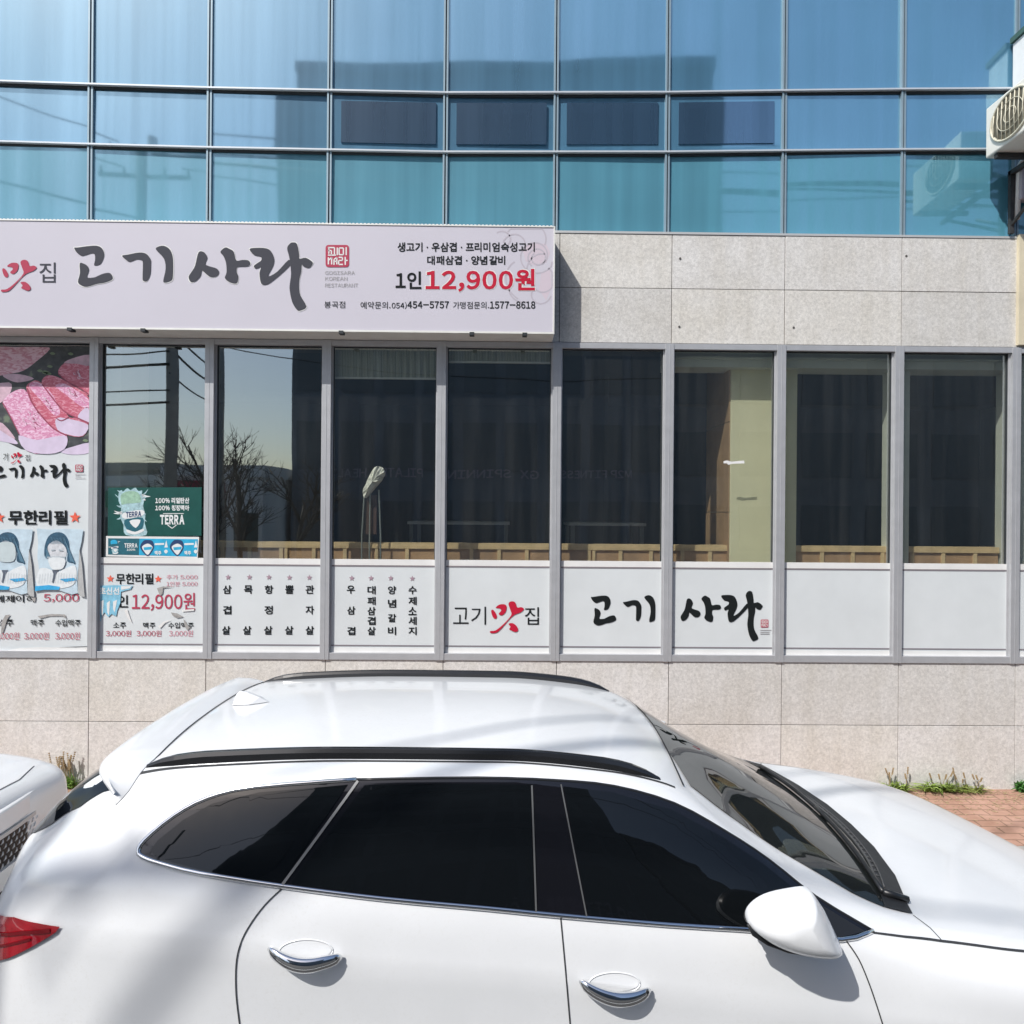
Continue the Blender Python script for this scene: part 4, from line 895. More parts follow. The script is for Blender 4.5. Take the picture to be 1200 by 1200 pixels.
# spoiler over the tail window: a sheet from the roof gap to a trailing edge, hanging down at both ends
TE = [(0,-1.54,1.668),(.3,-1.537,1.664),(.5,-1.53,1.656),(.60,-1.522,1.648),(.64,-1.512,1.640),(.68,-1.490,1.626),(.71,-1.455,1.604),(.735,-1.41,1.572)]
SE = [(0,-1.345),(.3,-1.342),(.5,-1.335),(.60,-1.332),(.64,-1.342),(.68,-1.354),(.71,-1.366),(.735,-1.398)]
ws = [0,.1,.2,.3,.4,.5,.56,.60,.63,.66,.68,.695,.71,.723,.735]; rows_ = []
for w in [-q for q in reversed(ws[1:])]+ws:
    a = abs(w); tx, tz = hermite(TE, a); sx_, = hermite(SE, a); zs = S1.top(sx_, a)+.004; q = min(1, (.74-a)/.12)
    m1 = (sx_+(tx-sx_)*.35, zs+(tz-zs)*.35+.012*q+.004); m2 = (sx_+(tx-sx_)*.75, zs+(tz-zs)*.75+.014*q+.004)
    dn = .030*q+.006; yb = YC+w*(.97 if a > .6 else 1)
    rows_.append([(sx_, YC+w, zs), (m1[0], YC+w, m1[1]), (m2[0], YC+w, m2[1]), (tx+.012, YC+w, tz+.004), (tx, YC+w, tz-.006), (tx+.012, yb, tz-dn), (sx_-.03, yb, zs-.05-.02*q)])
n = len(rows_[0]); mb = MB(); N_ = len(rows_)
mb.add([v for r in rows_ for v in r], [(k*n+j, k*n+j+1, (k+1)*n+j+1, (k+1)*n+j) for k in range(N_-1) for j in range(n-1)]+[tuple(range(n)), tuple((N_-1)*n+j for j in range(n))])
mb.build('spoiler', M['paint'], car, smooth=True)
mb = MB(); fp = [(-1.10, 0, .003), (-1.14, 0, .028), (-1.20, 0, .055), (-1.235, 0, .062), (-1.25, 0, .05), (-1.265, 0, .003)]
for sg in (-1, 1):
    base = [S1.tv(x, 0, 0)+Vector((0, 0, h)) for x, _, h in fp]; wid = [.004, .014, .012, .008, .012, .034]
mb.add([p+Vector((0, -w_, 0)) for p, w_ in zip(base, (.004,.012,.010,.006,.008,.01))]+[p+Vector((0, w_, 0)) for p, w_ in zip(base, (.004,.012,.010,.006,.008,.01))]+[S1.tv(-1.10, 0, .003), S1.tv(-1.18, -.032, .003), S1.tv(-1.265, -.02, .003), S1.tv(-1.18, .032, .003), S1.tv(-1.265, .02, .003)],
       [(0,1,13),(1,2,13),(2,3,13),(3,4,13),(4,14,13),(4,5,14),(6,15,7),(7,15,8),(8,15,9),(9,15,10),(10,15,16),(10,16,11),(0,1,7,6),(1,2,8,7),(2,3,9,8),(3,4,10,9),(4,5,11,10)])
mb.build('antenna_fin', M['paint'], car, smooth=False, bevel=.004)
# roof rails
for sg in (-1, 1):
    mb = MB(); x0, x1 = -1.34, .60; pts = []; N = 36
    for k in range(N+1):
        t = k/N; x = x0+(x1-x0)*t; e = min(t, 1-t); up = .022*min(1, (e/.10))**.6 if e > 0 else 0
        z = S1.top(x, .625)+up-.004
        pts.append((x, z, .5+.5*min(1, e/.05), up))
    for k, (x, z, s_, up_) in enumerate(pts):
        w = .018*s_; h = .016*s_
        mb.v += [(x, YC+sg*.632+dy, z+dz) for dy, dz in ((-w*1.1, -h-up_), (-w*1.05, h*.1), (-w*.6, h), (w*.6, h), (w*1.05, h*.1), (w*1.1, -h-up_))]
    for k in range(N):
        for j in range(6): mb.f.append((k*6+j, k*6+(j+1) % 6, (k+1)*6+(j+1) % 6, (k+1)*6+j)); mb.mi.append(0)
    mb.f += [tuple(range(6)), tuple(N*6+j for j in range(6))]; mb.mi += [0, 0]
    rl = mb.build('roof_rail', plain('satin black rail', (.012, .013, .015), .22, 0, 0, 6, .3), car, smooth=False, bevel=.003)
    mb = MB(); ribbon(mb, [(x0-.03, sg*.66), (x0+.4, sg*.666), (x1-.3, sg*.664), (x1+.05, sg*.655)], FT, .010, .002); mb.build('roof_ditch', M['seam'], rl)
# door handles: chrome bowed grip over a recessed bowl
for (x0p, x1p, yp0, yp1) in ((315, 402, 1102, 1135), (678, 762, 1140, 1173)):
    a = S1.side_p(x0p, (yp0+yp1)/2-5); b = S1.side_p(x1p, (yp0+yp1)/2+5)
    for sg in (-1, 1):
        Lh = b[0]-a[0]; zc = (a[1]+b[1])/2
        mb = MB(); N = 18; n = 12
        for k in range(N+1):
            t = k/N; x = a[0]+Lh*t; zz = a[1]+(b[1]-a[1])*t+.010-.021*math.sin(math.pi*t); out = .012+.030*math.sin(math.pi*t)**.7
            hh = .004+.0205*math.sin(math.pi*min(1, max(0, t)))**.22; th = .004+.013*math.sin(math.pi*t)**.4
            p = S1.sv(x, zz, out, sg)
            for q in range(n): an = 2*math.pi*q/n; mb.v.append((p.x, p.y+sg*th*math.cos(an), p.z+hh*math.sin(an)))
        for k in range(N):
            for q in range(n): mb.f.append((k*n+q, k*n+(q+1) % n, (k+1)*n+(q+1) % n, (k+1)*n+q)); mb.mi.append(0)
        mb.f += [tuple(range(n)), tuple(N*n+q for q in range(n))]; mb.mi += [0, 0]
        hd_ = mb.build('door_handle', M['chrome'], car, smooth=True)
        vs, fs = sheet([(a[0]+Lh*.5+Lh*.34*math.cos(k*math.pi/12), zc+.012+.026*math.sin(k*math.pi/12)) for k in range(24)], lambda x, z: S1.sv(x, z, .0025, sg), .03)
        mb = MB(); mb.add(vs, fs)
        lip = [S1.sv(a[0]+Lh*.5+Lh*.36*math.cos(k*math.pi/16), zc+.010+.034*math.sin(k*math.pi/16), .0005, sg) for k in range(33)]; mb.tube(lip, .0022, 6); mb.build('handle_bowl', M['paint'], hd_, smooth=True)
        kc = S1.sv(a[0]+Lh*.93, a[1]+(b[1]-a[1])*.93+.012, .034, sg); mb = MB(); mb.prism([kc+Vector((.006*math.cos(k*.785), 0, .006*math.sin(k*.785))) for k in range(8)], (0, -sg*.012, 0)); mb.build('key_lock', M['blacktrim'], hd_)
# door mirrors
mo = [(876,1076),(880,1067),(890,1058),(905,1051),(928,1046),(948,1044),(955,1050),(965,1065),(976,1087),(985,1108),(984,1115),(975,1118),(955,1117),(928,1112),(905,1104),(888,1094),(878,1085)]
YMR = YC-1.03
mpts = [at(*p, YMR) for p in catmull(mo, 3)]; cxm = sum(p.x for p in mpts)/len(mpts); czm = sum(p.z for p in mpts)/len(mpts)
for sg in (-1, 1):
    mb = MB(); n = len(mpts); lays = [(0.0, -.105)]
    for f_, d_ in ((.30, -.100), (.55, -.088), (.75, -.068), (.90, -.040), (.98, -.012), (1.0, .012), (.985, .03)):
        for p in mpts: mb.v.append((cxm+(p.x-cxm)*f_, YC+sg*(YC-YMR-d_), czm+(p.z-czm)*f_+(.012*(1-f_))))
    K = 7
    for k in range(K-1):
        for q in range(n): mb.f.append((k*n+q, k*n+(q+1) % n, (k+1)*n+(q+1) % n, (k+1)*n+q)); mb.mi.append(0)
    mb.f.append(tuple(range(n))); mb.mi.append(0)
    mm = mb.build('door_mirror', M['paint'], car, smooth=True); mm.location.z += -.07 if sg > 0 else 0; mm.location.y += -.04 if sg > 0 else 0
    mb = MB()
    for f_, d_ in ((.985, .030), (1.0, .034), (.93, .05), (.72, .075), (.45, .085)):
        for p in mpts: mb.v.append((cxm+.05*(1-f_)*2+(p.x-cxm)*f_, YC+sg*(YC-YMR-d_), czm-.05*(1-f_)*2+(p.z-czm)*f_-.004))
    for k in range(4):
        for q in range(n): mb.f.append((k*n+q, k*n+(q+1) % n, (k+1)*n+(q+1) % n, (k+1)*n+q)); mb.mi.append(0)
    mb.f.append(tuple(4*n+q for q in range(n))); mb.mi.append(0)
    mb.build('mirror_shell', M['blacktrim'], mm, smooth=True)
    mb = MB(); st = [at(*p, YMR-.012) for p in ((877,1083),(884,1094),(900,1104),(924,1113),(950,1118),(972,1119))]
    mb.tube([(cxm+(p.x-cxm)*1.015, YC+sg*(YC-p.y), czm+(p.z-czm)*1.03) for p in st], [.004,.008,.009,.008,.006,.003], 8); mb.build('mirror_strip', M['blacktrim'], mm, smooth=True)  # black trim strip outlining the lower edge of the mirror cap
    mb = MB(); p = at(968, 1112, YMR); q = S1.sv(p.x+.035, p.z-.005, 0, sg)
    mb.tube([(p.x-.03, YC+sg*(YC-YMR-.05), p.z-.015), (p.x, YC+sg*(YC-YMR-.10), p.z-.015), q], [.035,.03,.04], 10); mb.build('mirror_foot', M['blacktrim'], mm, smooth=True)
# tail lamps wrap the rear corner
tl = sideL([(73,1085),(68,1091),(40,1108),(16,1120),(0,1125)]); zt = tl[-1][1]
tl += [(-1.93, .97), (-1.97, .99), (-1.975, 1.04), (-1.93, 1.06)]+sideL([(0,1071),(20,1074),(48,1081)])
o = side_sheet('tail_lamp', tl, M['lamp_red'], .010)
for sg in (-1, 1):
    mb = MB(); F = lambda x, z, o: S1.sv(x, z, o, sg)
    l1 = sideL([(0,1093),(30,1091),(62,1089)]); ribbon(mb, l1, F, .012, .0135); l1 = sideL([(0,1108),(18,1104),(40,1098)]); ribbon(mb, l1, F, .008, .0135)
    mb.build('lamp_band', plain('dark red lens band', (.13, .004, .008), .12), car)
# nose of the car, outside the picture: lamps, grille
for sg in (-1, 1):
    vs, fs = sheet([(2.42,.84),(2.62,.79),(2.74,.70),(2.72,.62),(2.6,.66),(2.45,.74)], lambda x, z: S1.sv(x, z, .006, sg), .05); mb = MB(); mb.add(vs, fs); mb.build('headlight', M['lens'], car, smooth=True)
mb = MB(); mb.box(2.835, 2.86, YC-.42, YC+.42, .42, .60); mb.build('grille', M['blacktrim'], car, bevel=.01)

# ---- the white saloon behind, only its nose corner in the picture
XN = -2.51
sh = lambda t: sorted([(XN-a, w, z+.15*min(1, z/.9)) for a, w, z in t])
YC2 = 3.32
roofB = sh([(4.6,0,.75),(4.5,0,1.0),(4.2,0,1.08),(3.6,0,1.28),(3.1,0,1.42),(2.5,0,1.46),(2.0,0,1.42),(1.6,0,1.30),(1.2,0,1.10),(1.0,0,1.06),(.6,0,1.045),(.3,0,1.025),(.12,0,1.0),(.04,0,.97),(0,0,.93)])
edgeB = sh([(4.6,.5,.74),(4.5,.56,.99),(4.2,.6,1.06),(3.6,.56,1.25),(3.1,.55,1.39),(2.5,.55,1.43),(2.0,.55,1.38),(1.6,.58,1.26),(1.2,.68,1.07),(1.0,.70,1.03),(.6,.70,1.015),(.3,.68,.995),(.12,.64,.965),(.04,.60,.94),(0,.56,.91)])
gutB = sh([(4.6,.55,.73),(4.5,.66,.97),(4.2,.70,1.03),(3.6,.66,1.18),(3.1,.64,1.32),(2.5,.64,1.36),(2.0,.66,1.31),(1.6,.72,1.17),(1.2,.80,1.03),(1.0,.82,.995),(.6,.82,.975),(.3,.79,.95),(.12,.74,.925),(.04,.68,.905),(0,.62,.885)])
beltB = sh([(4.6,.6,.72),(4.5,.74,.90),(4.2,.84,.95),(3.6,.87,.95),(2.5,.88,.93),(1.6,.88,.92),(1.0,.88,.90),(.6,.875,.88),(.3,.85,.85),(.12,.78,.83),(.04,.71,.82),(0,.64,.81)])
crsB = sh([(4.6,.62,.68),(4.5,.76,.80),(4.2,.88,.80),(3.0,.90,.78),(1.0,.91,.77),(.6,.905,.76),(.3,.88,.74),(.12,.81,.73),(.04,.73,.72),(0,.66,.71)])
midB = sh([(4.6,.6,.5),(4.2,.88,.52),(2,.90,.5),(.6,.90,.5),(.2,.84,.5),(0,.68,.5)])
silB = sh([(4.6,.5,.3),(4.2,.82,.27),(2,.85,.24),(.6,.85,.24),(.2,.78,.24),(0,.62,.26)])
undB = sh([(4.6,.4,.26),(2,.7,.2),(.2,.6,.2),(0,.5,.22)])
S2 = CarShape(YC2, [roofB, edgeB, gutB, beltB, crsB, midB, silB, undB], sharp=(4,))
AX2 = ((XN-3.75, .33), (XN-.92, .33))
car2 = empty('parked_car', (XN-2, YC2, 0), 'white saloon nose with dark chrome mesh grille at left edge', 'car')
merge(S2.body([XN-4.6+4.6*k/120 for k in range(121)], lambda x, w, z: not (w > .6 and any((x-a)**2+(z-b)**2 < .36**2 for a, b in AX2))).build('body', M['paint'], car2, smooth=True))
for a, b in AX2: wheel(car2, YC2, a, .78, b, .325)
mb = MB(); mb.box(XN-4.2, XN-.3, YC2-.6, YC2+.6, .2, .8); mb.build('underbody', M['under'], car2)
for sg in (-1, 1):
    vs, fs = sheet([(XN-3.55,.99),(XN-3.2,1.25),(XN-2.5,1.30),(XN-2.0,1.25),(XN-1.42,.98),(XN-1.6,.965),(XN-3.4,.97)], lambda x, z: S2.sv(x, z, .004, sg), .06); mb = MB(); mb.add(vs, fs); mb.build('door_window', M['tint'], car2, smooth=True)
    vs, fs = sheet([(XN-.42,.90),(XN-.12,.865),(XN-.09,.80),(XN-.20,.79),(XN-.40,.84)], lambda x, z: S2.sv(x, z, .005, sg), .04); mb = MB(); mb.add(vs, fs); mb.build('headlight', M['lens'], car2, smooth=True)
vs, fs = sheet(sym([(XN-1.22,0),(XN-1.24,-.5),(XN-1.32,-.66),(XN-1.85,-.52),(XN-1.9,0)]), lambda x, w: S2.tv(x, w, .004), .06); mb = MB(); mb.add(vs, fs); mb.build('windscreen', M['tint'], car2, smooth=True)
mb = MB(); ribbon(mb, [(XN-.16, -.60), (XN-.10, -.4), (XN-.085, 0), (XN-.10, .4), (XN-.16, .60)], lambda x, w, o: S2.tv(x, w, o), .005, .002); mb.build('bonnet_gap', M['seam'], car2)
# grille follows the bowed nose: point on the nose for (across, height)
def nose(w, z, off=0): return Vector((XN+.012+off-.13*(abs(w)/.72)**2.6, YC2+w, z))
def nose_band(mb, z0, z1, w0, w1, off, mi=0, N=24):
    vs = []
    for k in range(N+1): w = w0+(w1-w0)*k/N; vs += [nose(w, z0, off), nose(w, z1, off), nose(w, z0, off-.22), nose(w, z1, off-.22)]
    fs = []
    for k in range(N): a = 4*k; b = a+4; fs += [(a, b, b+1, a+1), (a+1, b+1, b+3, a+3), (a, a+2, b+2, b)]
    fs += [(0,1,3,2), (4*N,4*N+2,4*N+3,4*N+1)]; mb.add(vs, fs, mi)
mb = MB(); nose_band(mb, .80, .951, -.72, .72, .004); gr = mb.build('grille', plain('black grille backing', (.008,.008,.009), .4), car2)
mb = MB()
for r_ in range(5):
    for k in range(33):
        w = -.685+1.37*(k+.5*(r_ % 2))/33; z = .815+.03*r_
        if abs(w) < .685: mb.tube([nose(w-.008, z-.010, .012), nose(w, z, .016), nose(w+.008, z+.010, .012)], [.002,.0045,.002], 5)
mb.build('grille_mesh', plain('bright grille mesh', (.62, .62, .63), .35, .25), gr, smooth=True)
mb = MB(); nose_band(mb, .952, .972, -.71, .71, .014); mb.build('grille_bar', plain('satin grille bar', (.5, .51, .52), .4, .3), gr)
mb = MB(); nose_band(mb, .70, .798, -.73, .73, .022); mb.build('bumper_bar', M['paint'], car2)
mb = MB(); nose_band(mb, .44, .698, -.66, .66, .010); mb.build('lower_grille', M['blacktrim'], car2)
mb = MB(); nose_band(mb, .974, 1.085, -.70, .70, .006); mb.build('bonnet_lip', M['paint'], car2, bevel=.012)

# ------------------------------------------------------------------ behind the shop windows
wood = plain('pale pine', (.80, .60, .36), .6, 0, .18, 9); ply = plain('brown plywood', (.54, .34, .20), .65, 0, .22, 5)
YW = D+.30; part = empty('wooden_partition', (0, YW, .9), 'long low pine stud partition with brown panels behind the shop windows', 'partition')
zt = zq(637, YW); xL, xR = wx(206, YW), wx(1172, YW)
mb = MB(); mb.box(xL, xR, YW, YW+.10, zt-.035, zt); mb.box(xL, xR, YW-.004, YW, zt-.055, zt-.036); mb.build('top_rail', wood, part)
mb = MB(); mb.box(xL, xR, YW+.016, YW+.03, .9, zt-.036); mb.build('back_panel', ply, part)
k = 0; x = xL+.12
while x < xR-.1:
    if not (wx(850, YW) < x < wx(938, YW)):
        mb = MB(); w_ = .035; mb.box(x, x+w_, YW, YW+.015, .9, zt-.056)
        if k % 5 == 3: mb.box(x+.05, x+.05+w_*.8, YW, YW+.015, .9, zt-.056)
        mb.build('stud', wood, part)
    x += .285+random.uniform(-.03, .03); k += 1
blind_m, nt, b_ = newmat('pleated blind'); tc = nt.nodes.new('ShaderNodeTexCoord'); wv = nt.nodes.new('ShaderNodeTexWave'); wv.inputs['Scale'].default_value = 22; wv.inputs['Distortion'].default_value = 1.2
nt.links.new(tc.outputs['Object'], wv.inputs[0]); r = ramp(nt, wv.outputs[0], [(0, (.26, .28, .25)), (1, (.48, .50, .46))]); nt.links.new(r.outputs[0], b_.inputs['Base Color'])
YBl = D+.085
for (x0, x1, y1, lab) in ((391, 511, 444, 'longer of two grey pleated blinds, over the covered stand'), (525, 645, 424, 'shorter grey pleated blind rolled up almost to the window head')):
    e = empty('window_blind', (wx((x0+x1)/2, YBl), YBl, Z_PANE1), lab, 'blind', 'blinds at the shop windows')
    mb = MB(); a, b = wx(x0, YBl), wx(x1, YBl); n = 60
    vs = [(a+(b-a)*k/n, YBl+.006*math.sin(k*1.6), z) for k in range(n+1) for z in (zq(y1, YBl), Z_PANE1)]
    mb.add(vs, [(2*k, 2*k+2, 2*k+3, 2*k+1) for k in range(n)]); mb.build('blind_cloth', blind_m, e)
    mb = MB(); mb.box(a, b, YBl-.012, YBl+.012, zq(y1+2, YBl), zq(y1, YBl)); mb.build('bottom_bar', M['white_metal'], e)
# stand with a crumpled white cloth hung over it
YSt = D+.22
e = empty('covered_stand', (wx(436, YSt), YSt, .9), 'thin dark stand with crumpled white cloth over its top, behind fourth window', 'stand')
mb = MB()
for p0, p1 in (((427, 578), (424, 628)), ((444, 574), (446, 628)), ((434, 574), (433, 632))):
    a, b = at(*p0, YSt), at(*p1, YSt); mb.tube([a, b, Vector((b.x, b.y+.02, .9))], .008, 6)
mb.build('stand_leg', plain('dull metal leg', (.40, .44, .44), .4, .6), e)
mb = MB(); a = at(429, 580, YSt+.02); b = at(441, 626, YSt+.02); mb.box(a.x, b.x, YSt+.02, YSt+.05, b.z, a.z); mb.build('stand_plate', plain('brown stand plate', (.10, .055, .045), .5), e)
mb = MB(); r_ = random.Random(4); ol = [(439,548),(444,546.5),(449,549),(450,556),(446,563),(441,569),(435,576),(430,582),(427,583),(425,577),(428,568),(433,558)]
fr_ = [at(*p, YSt-.03) for p in catmull(ol, 3)]; c_ = sum(fr_, Vector())/len(fr_)
n = len(fr_); mb.v += [tuple(p+Vector((r_.uniform(-.004,.004), .06, r_.uniform(-.004,.004)))) for p in fr_]+[tuple(p+Vector((0, r_.uniform(-.02,.015), 0))) for p in fr_]+[tuple(c_+(p-c_)*.55+Vector((r_.uniform(-.012,.012), -.03+r_.uniform(-.03,.015), r_.uniform(-.012,.012)))) for p in fr_]+[tuple(c_+Vector((0, -.045, 0)))]
for l in (0, 1):
    for q in range(n): mb.f.append((l*n+q, l*n+(q+1) % n, (l+1)*n+(q+1) % n, (l+1)*n+q)); mb.mi.append(0)
for q in range(n): mb.f.append((2*n+q, 2*n+(q+1) % n, 3*n)); mb.mi.append(0)
mb.build('cloth', plain('white cotton cloth', (.92, .91, .86), .85, 0, .1, 25), e)
# dining tables in the dark room
for k, (x0, x1, y, lab) in enumerate(((478, 598, 612, 'pale framed table inside, behind the fourth and fifth windows from the left'), (668, 758, 612, 'pale framed table inside, behind the sixth window from the left'))):
    Yt = D+1.1; a, b = wx(x0, Yt), wx(x1, Yt); z = zq(y, Yt)
    e = empty('dining_table', ((a+b)/2, Yt, .9), lab, 'table', 'tables in the dining room')
    mb = MB(); mb.box(a, b, Yt, Yt+.75, z-.03, z); mb.build('tabletop', plain('grey laminate', (.4, .41, .41), .4), e)
    for sx in (a+.02, b-.06):
        for sy in (Yt+.02, Yt+.68): mb = MB(); mb.box(sx, sx+.04, sy, sy+.04, .9, z-.031); mb.build('leg', plain('grey table leg', (.2, .21, .21), .4, .4), e)
# adhesive tape left on the pane of the pillar window
mb = MB(); mb.prism([at(x, y, YP-.002) for x, y in ((848,540.5),(852,539.5),(857,541),(872,539.6),(872.5,543),(858,543.5),(853.5,544.8),(852,543),(848,543))], (0, .0015, 0)); tag(mb.build('tape_scrap', M['strip']), 'white tape scrap stuck on the glass before the cream pillar', 'tape')

# ------------------------------------------------------------------ air conditioner on the wall at the right
acm = plain('ivory sheet metal', (.70, .69, .64), .4, 0, .06, 5)
pa, pb = at(1152.5, 187, D-.13), at(1157.5, 128, D-.13)
xa = (pa.x+pb.x)/2; z0, z1 = pa.z+.005, pb.z
e = empty('air_conditioner', (xa+.16, D, z0), 'ivory outdoor air conditioner unit jutting from the facade at upper right', 'air conditioner')
y0, y1 = D-.93, D-.13
mb = MB(); mb.box(xa, xa+.32, y0, y1, z0, z1); mb.build('housing', acm, e, bevel=.012)
cyc, czc, rf = D-.44, (z0+z1)/2, (z1-z0)/2-.03
ring = lambda r, x, n=40: [Vector((x, cyc+r*1.22*math.cos(2*math.pi*k/n), czc+r*math.sin(2*math.pi*k/n))) for k in range(n)]
mb = MB(); mb.prism(ring(rf*.93, xa-.0035), (.004, 0, 0)); mb.build('fan_recess', plain('dark fan recess', (.10, .095, .07), .7, 0, .3, 20), e)  # flat dark disc set where the fan opening is
mb = MB(); q = ring(rf, xa-.006)
mb.tube(q+[q[0]], .011, 6, cap=False)
for k in range(9):
    yy = cyc+rf*1.2*(-.85+1.7*k/8); h = rf*.93*math.sqrt(max(0, 1-((yy-cyc)/(rf*1.22))**2)); mb.tube([(xa-.008, yy, czc-h), (xa-.016, yy, czc), (xa-.008, yy, czc+h)], .005, 5)
for f_ in (.3, .62): q = ring(rf*f_, xa-.014); mb.tube(q+[q[0]], .003, 5, cap=False)
mb.build('fan_grille', plain('old ivory wire', (.58, .55, .44), .45, 0, .1, 20), e, smooth=True)
mb = MB()
for k in range(3):
    a = 2*math.pi*k/3; mb.prism([Vector((xa-.001, cyc+rf*.8*f*math.cos(a+d), czc+rf*.8*f*math.sin(a+d))) for f, d in ((.12, -.6), (1, -.35), (1, .35), (.12, .6))], (-.0015, 0, 0))
mb.build('fan_blade', plain('grey fan blade', (.28, .27, .23), .5), e)
mb = MB()
for yy in (y1-.10, y0+.12): mb.box(xa+.02, xa+.5, yy-.02, yy+.02, z0-.045, z0-.004)
mb.box(xa+.30, xa+.34, D-.95, D, z0-.085, z0-.046)
for xx in (xa+.32, xa+.62): mb.tube([(xx, D-.85, z0-.08), (xx, D-.01, z0-.55)], .018, 6); mb.box(xx-.02, xx+.02, D-.035, D-.003, z0-.62, z0-.05)
mb.build('wall_bracket', plain('dark weathered steel', (.06, .06, .062), .6, .5, .3, 12), e)
mb = MB(); mb.tube([(xa+.33, D-.30, z0+.12), (xa+.36, D-.20, z0+.08), (xa+.36, D-.06, z0-.02), (xa+.36, D-.04, z0-.5)], .022, 8); mb.build('refrigerant_pipe', M['white_metal'], e, smooth=True)
p0, p1 = at(1191, 97, D-.06), at(1191, 47, D-.06)
e = empty('wall_cabinet', (p0.x+.2, D, p0.z-.25), 'white wall cabinet with dark green cap above the air conditioner', 'cabinet')
mb = MB(); mb.box(p0.x, p0.x+.40, D-.30, D-.01, p0.z-.25, p1.z); mb.build('cabinet_body', M['white_metal'], e, bevel=.008)
mb = MB(); mb.box(p0.x-.02, p0.x+.42, D-.32, D-.005, p1.z+.001, p1.z+.05); mb.build('cabinet_cap', plain('dark green cap', (.03, .08, .065), .5), e)
p0, p1 = at(1191, 236, D-.04), at(1191, 196, D-.04)
e = empty('meter_box', (p0.x+.15, D, p0.z), 'grey pink meter box under the air conditioner at right photo edge', 'meter box')
mb = MB(); mb.box(p0.x, p0.x+.26, D-.10, D-.002, p0.z, p1.z); mb.build('box_body', plain('grey pink enamel', (.42, .38, .42), .4), e, bevel=.01)
mb = MB(); mb.box(p0.x+.03, p0.x+.23, D-.106, D-.101, p0.z+.04, p1.z-.04); mb.build('box_door', plain('grey enamel', (.34, .32, .36), .35), e)

# ------------------------------------------------------------------ weeds along the foot of the wall
def weed(px, py, n, hmax, spread, green, dry, label, seed, leafy=False):
    r_ = random.Random(seed); p = onz(px, py, SW); bx, by = p.x, D-.05
    mb = MB()
    for k in range(n):
        a = r_.uniform(0, 2*math.pi); L = hmax*r_.uniform(.35, 1); out = spread*r_.uniform(.2, 1); w = r_.uniform(.006, .013)*(2.2 if leafy else 1)
        x0, y0 = bx+r_.uniform(-.5, .5)*spread, by+r_.uniform(-.03, .02); dx, dy = math.cos(a)*out, -abs(math.sin(a))*out*.7
        px_, py_ = -math.sin(a)*w, math.cos(a)*w; vs = []; S = 5
        for s in range(S+1):
            t = s/S; ww = (1-t)**.6*(1 if not leafy else math.sin(math.pi*min(1, t*.9+.1))+.15); z = SW+L*(t-.45*t*t*r_.uniform(.8, 1.2)*min(1, out/max(L, .01)))
            vs += [(x0+dx*t*t+px_*ww, y0+dy*t*t+py_*ww, z), (x0+dx*t*t-px_*ww, y0+dy*t*t-py_*ww, z+.002)]
        mb.add(vs, [(2*s, 2*s+1, 2*s+3, 2*s+2) for s in range(S)], 0 if k % 5 else 1)
    lv = mb.build('leaves', [plain('weed green', green, .55, 0, .35, 20), plain('weed yellow green', tuple(min(1, c*1.6+.03) for c in green), .55)], fix=False)
    e = empty('weed_tuft', (bx, by, SW), label, 'weed', 'weeds along the foot of the wall'); lv.parent = e; lv.matrix_parent_inverse = Matrix.Translation(e.location).inverted()
    mb = MB()
    for k in range(dry):
        x0, y0 = bx+r_.uniform(-.6, .6)*spread, by+r_.uniform(-.02, .03); L = hmax*r_.uniform(.9, 1.7); dx = r_.uniform(-.07, .07)
        mb.tube([(x0, y0, SW), (x0+dx*.4, y0-.01, SW+L*.6), (x0+dx, y0-.015, SW+L)], [.0028, .0022, .0015], 5)
        for q in range(5): mb.box(x0+dx*(1-.07*q)-.005, x0+dx*(1-.07*q)+.005, y0-.02, y0-.010, SW+L*(1-.06*q)-.006, SW+L*(1-.06*q)+.003)
    if dry: mb.build('dry_stem', plain('dry stem', (.30, .22, .12), .8, 0, .3, 30), e)
G1, G2 = (.22, .31, .06), (.18, .32, .06)
weed(88, 915, 170, .19, .20, G2, 22, 'broad weed tuft with many dry seed stems, between the two cars', 1)
weed(122, 921, 40, .09, .12, (.22, .17, .05), 6, 'small yellowing weed beside the rear spoiler of the front car', 2)
weed(1036, 918, 120, .15, .20, G1, 5, 'grass tuft partly hidden by the bonnet, nearest the windscreen', 3)
weed(1090, 921, 210, .16, .26, G1, 5, 'largest grass tuft with tall dry stems at the wall foot', 4)
weed(1128, 923, 110, .11, .22, (.22, .25, .06), 6, 'thin yellowish grass tuft just right of the largest one', 5)
weed(1196, 924, 90, .17, .16, (.05, .17, .03), 2, 'bright green leafy weed cut by the right photo edge', 6, True)
# blown litter of dry grass on the pavers
mb = MB(); r_ = random.Random(9)
for k in range(900):
    x = r_.choice((r_.uniform(3.2, 4.8), r_.uniform(-4.8, -3.4))); y = D-.06-abs(r_.gauss(0, .3)); a = r_.uniform(0, 3.1); L = r_.uniform(.012, .05)
    if y < KY+.02: continue
    mb.tube([(x, y, SW+.004), (x+L*math.cos(a), y+L*math.sin(a)*.4, SW+.008)], .0022, 4)
tag(mb.build('dry_grass_litter', plain('straw litter', (.42, .33, .20), .9, 0, .3, 30)), kind='stuff')

